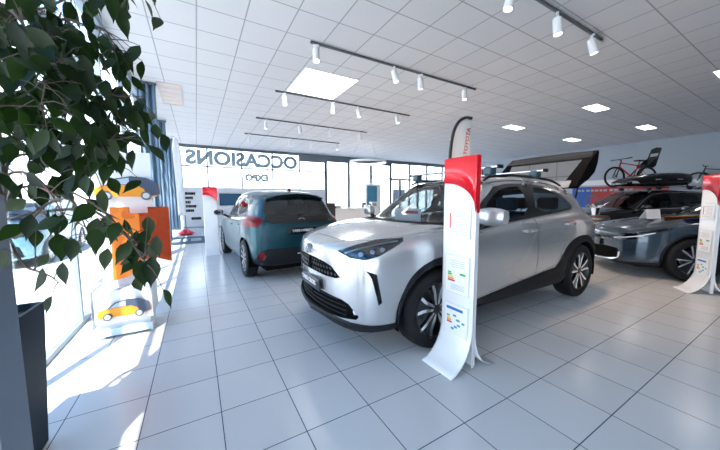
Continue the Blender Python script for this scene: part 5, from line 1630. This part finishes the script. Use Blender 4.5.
for x in (.70, 1.32):
    bm = B(); box(bm, x, x + .16, -.425, -.405, .17, .20, .004); obj('latch', bm, M['alloy'], rbx)
bm = B(); box(bm, .12, .40, -.345, -.33, .08, .14, .006); o = obj('side_sticker', bm, M['sleeve'], rbx, smooth=False)
# second, black bicycle further along the row
wb_ = bicycle((17.55, .02, 1.66), R(-90), 'black bicycle mounted high on the right wall behind the black estate car', M['bike_black'])
for x in (0, 1.03):
    bm = B(); tube(bm, [(x, 0, .60), (x, .30, .56), (x, .34, .40)], .014, 8); box(bm, x - .05, x + .05, .325, .35, .34, .62, .004); obj('wall_bracket', bm, M['steel'], wb_)
# wine barrel table
br_ = empty('barrel', 'brown wooden barrel standing before the black estate car', 'barrel', (8.95, .05, 0))
bm = B(); n = 28; rows = []
for z, r in ((0, .215), (.15, .250), (.44, .275), (.73, .250), (.88, .215)):
    rows.append([bm.verts.new(((r - (.004 if k % 2 else 0)) * math.cos(2 * PI * k / n), (r - (.004 if k % 2 else 0)) * math.sin(2 * PI * k / n), z)) for k in range(n)])
for a, b in zip(rows, rows[1:]):
    for k in range(n): bm.faces.new((a[k], a[(k + 1) % n], b[(k + 1) % n], b[k]))
bm.faces.new(rows[0]); bm.faces.new(rows[-1])
M['oak'] = mat('barrel_oak', (.20, .085, .045), .5, noise=(14, .35))
obj('staves', bm, M['oak'], br_)
for z, r in ((.07, .236), (.24, .264), (.62, .266), (.81, .236)):
    bm = B(); lathe(bm, [(r, z - .02), (r + .006, z - .02), (r + .006, z + .02), (r, z + .02)], 'Z', n=32, closed=True); obj('hoop', bm, M['steel'], br_)
vz = empty('ice_bucket', 'silver bucket holding pale ribbons on top of the barrel', 'bucket', (8.87, .06, .88))
bm = B(); lathe(bm, [(0, 0), (.07, 0), (.10, .20), (.105, .20), (.095, .19), (.068, .01), (0, .01)], 'Z', n=24); obj('bucket', bm, M['chrome'], vz)
bm = B()
for k in range(14):
    a = random.uniform(0, 6.28); l = random.uniform(.15, .30); d = Vector((math.cos(a) * .6, math.sin(a) * .6, 1)).normalized()
    p0 = Vector((.03 * math.cos(a), .03 * math.sin(a), .12)); s_ = Vector((-math.sin(a), math.cos(a), 0)) * .022
    pp_ = [p0 + d * l * t + Vector((0, 0, -.25 * l * t * t)) for t in (0, .35, .7, 1)]
    for q0, q1 in zip(pp_, pp_[1:]): quad(bm, q0 - s_, q0 + s_, q1 + s_, q1 - s_)
obj('ribbon', bm, M['white_paper'], vz, smooth=False)

# papers on the bonnet of the slate blue car
pt = empty('paper_tent', 'folded white paper card standing on the bonnet of the slate blue car', 'paper', (7.20, -1.33, .951), R(-20))
bm = B()
for sg in (-1, 1):
    vs = box(bm, -.15, .15, -.002, .002, 0, .16)
    for v in vs: v.co.y += sg * .06 * (1 - v.co.z / .16); v.co.x += .05 * v.co.z / .16
obj('sheet', bm, M['white_paper'], pt, smooth=False)
for i, (x, y, z, rz, m, lab) in enumerate(((7.36, -1.62, .982, .3, 'orange_print', 'orange leaflet lying on the bonnet of the slate blue car'), (7.47, -1.80, 1.004, -.2, 'yellow_print', 'yellow leaflet lying on the bonnet near the windshield'), (7.25, -1.86, .975, .8, 'violet_print', 'violet leaflet at the right of the papers on the bonnet'))):
    if i == 2: M['violet_print'] = mat('violet_print', (.20, .12, .45), .6)
    lf_ = empty('leaflet', lab, 'leaflet', (x, y, z), rz, 'leaflets on the bonnet'); lf_.rotation_euler = (R(-3), R(9), rz)
    bm = B(); box(bm, -.11, .11, -.15, .15, 0, .004); obj('sheet', bm, M[m], lf_, smooth=False)
    bm = B(); box(bm, -.09, .02, -.12, .12, .004, .0055); obj('white_block', bm, M['white_paper'], lf_, smooth=False)

# card on the dashboard of the silver car
dc = empty('dashboard_card', 'white card with red heading on the dashboard behind the windshield of the silver car', 'card', (2.56, -.36, 1.0), 0)
bm = B(); box(bm, -.002, .002, -.24, .24, 0, .19)
obj('card', bm, M['white_paper'], dc, smooth=False)
bm = B(); box(bm, -.0035, -.002, -.20, .10, .13, .165); obj('heading', bm, M['red_print'], dc, smooth=False)
bm = B(); prism(bm, [(.002, 0), (.06, 0), (.002, .14)], -.01, .01, 'XZ'); obj('prop', bm, M['white_paper'], dc, smooth=False)
# ---------------------------------------------------------------- weeping fig in the near left corner
pl_ = empty('planter', 'tall dark blue tapered planter at the left edge beside the column', 'planter', (-.518, -1.06, 0))
bm = B()
def ring_(h, z): return [bm.verts.new((sx * h, sy * h, z)) for sx, sy in ((-1, -1), (1, -1), (1, 1), (-1, 1))]
r_ = [ring_(.092, 0), ring_(.122, .765), ring_(.108, .765), ring_(.106, .71)]
for a, b in zip(r_, r_[1:]):
    for k in range(4): bm.faces.new((a[k], a[(k + 1) % 4], b[(k + 1) % 4], b[k]))
bm.faces.new(r_[0])
obj('pot', bm, mat('planter_blue', (.006, .022, .040), .6, spec=.25), pl_, smooth=False)
bm = B(); box(bm, -.104, .104, -.104, .104, .66, .728); obj('soil', bm, mat('soil', (.04, .028, .02), .95), pl_, smooth=False)

fig = empty('weeping_fig', 'large weeping fig with dark green hanging leaves filling the upper left', 'plant', (-.518, -1.06, .732))
fo = Vector((-.518, -1.06, .732))
M['bark'] = mat('fig_bark', (.10, .08, .06), .8, noise=(30, .3))
def leaf_mat():
    m = bpy.data.materials.new('fig_leaf'); m.use_nodes = True; nt = m.node_tree; b = nt.nodes['Principled BSDF']; L = nt.links
    b.inputs['Roughness'].default_value = .42; b.inputs['Specular IOR Level'].default_value = .22
    oi = nt.nodes.new('ShaderNodeNewGeometry'); wn = nt.nodes.new('ShaderNodeValToRGB')
    wn.color_ramp.elements[0].color = (.003, .010, .005, 1); wn.color_ramp.elements[1].color = (.016, .036, .007, 1)
    L.new(oi.outputs['Random Per Island'], wn.inputs[0]); L.new(wn.outputs[0], b.inputs['Base Color'])
    t = nt.nodes.new('ShaderNodeBsdfTranslucent'); t.inputs[0].default_value = (.05, .12, .015, 1)
    mx = nt.nodes.new('ShaderNodeMixShader'); mx.inputs[0].default_value = .18
    out = nt.nodes['Material Output']
    L.new(b.outputs[0], mx.inputs[1]); L.new(t.outputs[0], mx.inputs[2]); L.new(mx.outputs[0], out.inputs[0])
    return m
M['fig_leaf'] = leaf_mat()
BR = {
'A': [(-0.331, -1.28, 1.872), (-0.142, -1.506, 1.859), (-0.001, -1.658, 1.743), (0.099, -1.747, 1.665), (0.19, -1.80, 1.66)],
'B': [(-0.271, -1.466, 1.526), (-0.134, -1.604, 1.521), (-0.019, -1.692, 1.534), (0.088, -1.768, 1.507), (0.165, -1.815, 1.52)],
'C': [(-0.248, -1.499, 1.34), (-0.088, -1.672, 1.347), (0.042, -1.8, 1.285), (0.128, -1.882, 1.197), (0.195, -1.929, 1.122)],
'D': [(-0.322, -1.266, 2.055), (-0.14, -1.429, 2.049), (-0.003, -1.564, 2.073), (0.107, -1.687, 2.061), (0.229, -1.758, 2.05)],
'E': [(-0.221, -1.599, 1.638), (-0.118, -1.693, 1.644), (-0.028, -1.774, 1.594), (0.039, -1.818, 1.54), (0.063, -1.84, 1.46)],
'F': [(-0.185, -1.667, 1.185), (-0.107, -1.702, 1.285), (-0.026, -1.77, 1.302), (0.016, -1.815, 1.22), (0.028, -1.827, 1.172)],
'G': [(-0.183, -1.661, 1.811), (-0.102, -1.729, 1.831), (-0.028, -1.8, 1.788), (0.009, -1.827, 1.727), (0.018, -1.842, 1.636)],
'H': [(-0.259, -1.481, 1.451), (-0.137, -1.608, 1.461), (-0.047, -1.664, 1.426), (0.045, -1.718, 1.415), (0.123, -1.76, 1.443)],
'I': [(-0.206, -1.63, 1.095), (-0.172, -1.675, 1.072), (-0.133, -1.711, 1.061), (-0.094, -1.746, 1.046), (-0.072, -1.761, 1.023)],
'J': [(-0.362, -1.206, 1.855), (-0.138, -1.462, 1.749), (0.026, -1.623, 1.673), (0.106, -1.688, 1.603), (0.135, -1.711, 1.54)],
'K': [(-0.061, -1.578, 1.951), (0.023, -1.653, 1.92), (0.084, -1.69, 1.902), (0.103, -1.706, 1.849), (0.11, -1.714, 1.814)],
'L': [(0.023, -1.779, 1.268), (0.088, -1.855, 1.23), (0.145, -1.917, 1.174), (0.187, -1.971, 1.108), (0.21, -1.985, 1.08)],
'M': [(-0.313, -1.375, 1.614), (-0.218, -1.486, 1.629), (-0.116, -1.608, 1.585), (-0.058, -1.648, 1.514), (-0.031, -1.672, 1.443)],
'P': [(-0.32, -1.27, 2.0), (-0.20, -1.50, 1.97), (-0.12, -1.62, 1.93), (-0.07, -1.70, 1.86), (-0.05, -1.75, 1.78)],
'Q': [(-0.32, -1.35, 1.75), (-0.23, -1.52, 1.74), (-0.16, -1.62, 1.69), (-0.11, -1.69, 1.62), (-0.09, -1.72, 1.56)],
'N': [(-0.149, -1.731, 1.888), (-0.084, -1.81, 1.824), (-0.041, -1.868, 1.726), (-0.02, -1.889, 1.641), (-0.037, -1.888, 1.556)],
'O': [(-0.264, -1.544, 1.374), (-0.186, -1.622, 1.399), (-0.118, -1.687, 1.369), (-0.077, -1.717, 1.302), (-0.059, -1.733, 1.252)],
}
NL = {'A': 40, 'B': 28, 'C': 17, 'D': 40, 'E': 30, 'F': 11, 'G': 44, 'H': 20, 'I': 6, 'J': 42, 'K': 28, 'L': 7, 'M': 28, 'N': 46, 'O': 16, 'P': 40, 'Q': 30}
rnd = random.Random(21)
bm = B()
trunk = [fo * 1.0, fo + Vector((.02, .02, .45)), fo + Vector((.08, -.03, .85)), fo + Vector((.10, -.05, 1.25)), fo + Vector((.12, -.06, 1.6))]
tube(bm, [p - fo for p in trunk], [.022, .019, .016, .012, .008], 8)
obj('trunk', bm, M['bark'], fig)
lb = B()
def add_leaf(p, d, nrm, l):
    # ovate leaf hanging along d, folded along the midrib, with a pointed drip tip
    d = d.normalized(); s = d.cross(nrm).normalized(); n = s.cross(d)
    w = l * rnd.uniform(.21, .26)
    prof = ((0, 0), (.10, .45), (.26, .93), (.42, 1.0), (.58, .82), (.72, .50), (.85, .17), (1.0, 0))
    mid = []; lf = []; rt_ = []
    curl = rnd.uniform(.02, .22)
    for t, k in prof:
        c = p + d * l * t + n * (-curl * l * t * t)
        mid.append(lb.verts.new(c))
        if k > 0:
            lf.append(lb.verts.new(c + s * w * k + n * w * k * .28)); rt_.append(lb.verts.new(c - s * w * k + n * w * k * .28))
    for side in (lf, rt_):
        for i in range(len(mid) - 1):
            a, b = mid[i], mid[i + 1]
            if i == 0: lb.faces.new((a, b, side[0]))
            elif i == len(mid) - 2: lb.faces.new((a, b, side[-1]))
            else: lb.faces.new((a, b, side[i], side[i - 1]))
tb = B()
for key, pts in BR.items():
    P_ = [Vector(p) for p in pts]
    st_ = min((Vector(t) for t in trunk[1:]), key=lambda t: (t - P_[0]).length + (.3 if t.z > P_[0].z else 0))
    way = Vector((-.345, -1.32, (st_.z + P_[0].z) / 2)) if P_[0].y < -1.40 else (st_ + P_[0]) / 2
    full = [st_, way] + P_
    fine = resample(full, 5)
    n = len(fine)
    tube(tb, [p - fo for p in fine], [.0065 * (1 - .8 * k / n) for k in range(n)], 6)
    body = resample(P_, 8)
    for i in range(NL[key]):
        t = rnd.random() ** .8
        base = body[min(len(body) - 1, int(t * (len(body) - 1)))]
        # short twig ending in a leaf
        off = Vector((rnd.gauss(0, .045), rnd.gauss(0, .045), rnd.gauss(-.005, .045)))
        p = base + off
        tube(tb, [base - fo, (base + off * .5) - fo + Vector((0, 0, .008)), p - fo], [.0022, .0016, .0012], 4)
        d = Vector((rnd.gauss(.05, .38), rnd.gauss(0, .38), rnd.uniform(-1.1, -.35)))
        nrm = Vector((rnd.gauss(0, .6), rnd.gauss(-.9, .5), rnd.gauss(.35, .5)))
        add_leaf(p - fo, d, nrm, rnd.uniform(.066, .098))
for p, l in (((.205, -1.975, 1.125), .105), ((.172, -1.955, 1.115), .098), ((.150, -1.93, 1.16), .08), ((.218, -1.97, 1.19), .075), ((.20, -1.95, 1.25), .07)):
    q = Vector(p); tube(tb, [Vector((.187, -1.971, 1.13)) - fo, q - fo], .0015, 4)
    add_leaf(q - fo, Vector((rnd.uniform(-.1, .1), 0, -1)), Vector((rnd.uniform(-.4, .2), -1, .1)), l)
obj('branches', tb, M['bark'], fig)
obj('foliage', lb, M['fig_leaf'], fig, angle=60)

# ---------------------------------------------------------------- outside the glass
M['render_white'] = mat('white_render', (.80, .80, .78), .9)
M['hedge'] = mat('hedge_green', (.10, .18, .06), .9, noise=(3, .5))
bd = empty('building', 'white low building seen outside through the left windows', 'building', (-14, 34, -.2))
bm = B(); box(bm, -14, 6, 0, 8, 0, 4.6); obj('wall', bm, M['render_white'], bd, smooth=False)
bm = B(); box(bm, -14.2, 6.2, -.3, 8.2, 4.6, 5.0); obj('roof', bm, M['frame_grey'], bd, smooth=False)
for k in range(5):
    bm = B(); box(bm, -12.5 + k * 3.6, -10.6 + k * 3.6, -.04, .02, 1.0, 2.8); obj('window', bm, M['dark_glass'], bd, smooth=False)
hd = empty('building', 'pale building with one dark window seen through the rear glass bays', 'building', (16, 34, -.2))
bm = B(); box(bm, -12, 26, 0, 8, 0, 5.2); obj('wall', bm, M['render_white'], hd, smooth=False)
for k in range(1):
    bm = B(); box(bm, 11.9, 14.4, -.04, .02, 1.1, 3.1); obj('window', bm, M['lamp_dark'], hd, smooth=False)
M['cyan_paint'] = paint('pale_blue_paint', (.16, .34, .46), .25, .4)
pc = copy_tree(blue)
pc.location = (-3.6, 6.6, -.2); pc.rotation_euler = (0, 0, R(92))
pc['label'] = 'pale blue parked car outside the left windows, behind the fig leaves'; pc['category'] = 'car'
def repaint(o):
    if o.type == 'MESH' and o.data.materials and o.data.materials[0] == M['teal']:
        o.data = o.data.copy(); o.data.materials[0] = M['cyan_paint']
    for c in o.children: repaint(c)
repaint(pc)
# ---------------------------------------------------------------- light and camera
w = bpy.data.worlds.new('sky'); scene.world = w; w.use_nodes = True
nt = w.node_tree; nt.nodes.clear(); L = nt.links
out = nt.nodes.new('ShaderNodeOutputWorld'); bg = nt.nodes.new('ShaderNodeBackground')
tc = nt.nodes.new('ShaderNodeTexCoord'); sp = nt.nodes.new('ShaderNodeSeparateXYZ'); cr = nt.nodes.new('ShaderNodeValToRGB')
L.new(tc.outputs['Generated'], sp.inputs[0]); L.new(sp.outputs['Z'], cr.inputs[0])
e = cr.color_ramp.elements
e[0].position = 0.0; e[0].color = (.94, .97, 1, 1)
e[1].position = 1.0; e[1].color = (.03, .11, .33, 1)
k = cr.color_ramp.elements.new(.24); k.color = (.82, .91, 1, 1)
k = cr.color_ramp.elements.new(.48); k.color = (.10, .25, .48, 1)
bg.inputs['Strength'].default_value = SKY
L.new(cr.outputs[0], bg.inputs[0]); L.new(bg.outputs[0], out.inputs[0])

sun = bpy.data.lights.new('sun', 'SUN'); sun.energy = SUN; sun.angle = R(.6); sun.color = (1, .96, .90)
so = bpy.data.objects.new('sun', sun); COL.objects.link(so)
so.rotation_euler = Vector((.228, .50, -1.0)).to_track_quat('-Z', 'Y').to_euler()
so.location = (-5, -20, 12)

def portal(x, y, z, sx, sy, rot):
    l = bpy.data.lights.new('daylight_portal', 'AREA'); l.shape = 'RECTANGLE'; l.size = sx; l.size_y = sy
    l.cycles.is_portal = True
    o = bpy.data.objects.new('daylight_portal', l); COL.objects.link(o); o.location = (x, y, z); o.rotation_euler = rot
portal(XL - .12, (YF + YB) / 2, H / 2, H, YB - YF, (0, R(-90), 0))
portal((XL + XR) / 2, YB + .14, H / 2, XR - XL, H, (R(-90), 0, 0))

def lamp(x, y, z, power, sx, sy, color):
    l = bpy.data.lights.new('ceiling_lamp', 'AREA'); l.shape = 'RECTANGLE'; l.size = sx; l.size_y = sy; l.energy = power; l.color = color
    o = bpy.data.objects.new('ceiling_lamp', l); COL.objects.link(o); o.location = (x, y, z)
def spotlamp(x, y, power, target, size=70):
    l = bpy.data.lights.new('track_lamp', 'SPOT'); l.energy = power; l.spot_size = R(size); l.spot_blend = .6; l.color = (1, .70, .46); l.shadow_soft_size = .05
    o = bpy.data.objects.new('track_lamp', l); COL.objects.link(o); o.location = (x, y, H - .40)
    o.rotation_euler = (Vector(target) - o.location).to_track_quat('-Z', 'Y').to_euler()
for y, xx, lab in TR:
    for x in xx: spotlamp(x, y, SPOTP * ((.8 if y < 0 else 1.7) if x > 4 else .3), (x + .6, y - .5, 0))

cam = bpy.data.cameras.new('camera'); cam.sensor_width = 36; cam.lens = 281.95 / 720 * 36
cam.clip_start = .05; cam.clip_end = 300
co = bpy.data.objects.new('camera', cam); COL.objects.link(co)
yw, pt, rl_ = .524, -.09, -.0038
f = Vector((math.sin(yw) * math.cos(pt), math.cos(yw) * math.cos(pt), math.sin(pt)))
rt = Vector((math.cos(yw), -math.sin(yw), 0)); up = rt.cross(f)
r2 = rt * math.cos(rl_) + up * math.sin(rl_); u2 = -rt * math.sin(rl_) + up * math.cos(rl_)
mw = Matrix((r2, u2, -f)).transposed().to_4x4(); mw.translation = (.3348, -3.0575, 1.2997)
co.matrix_world = mw
cam.dof.use_dof = True; cam.dof.focus_distance = 2.7; cam.dof.aperture_fstop = 5.0
scene.camera = co

vs_ = scene.view_settings
scene.display_settings.display_device = 'sRGB'
vs_.view_transform = 'Standard'; vs_.look = 'None'; vs_.gamma = 1; vs_.use_curve_mapping = False
vs_.exposure = EXPO
scene.cycles.max_bounces = 10; scene.cycles.transparent_max_bounces = 24; scene.cycles.glossy_bounces = 5; scene.cycles.diffuse_bounces = 5
scene.cycles.caustics_reflective = False; scene.cycles.caustics_refractive = False
scene.cycles.sample_clamp_indirect = 6
scene.cycles.use_denoising = True
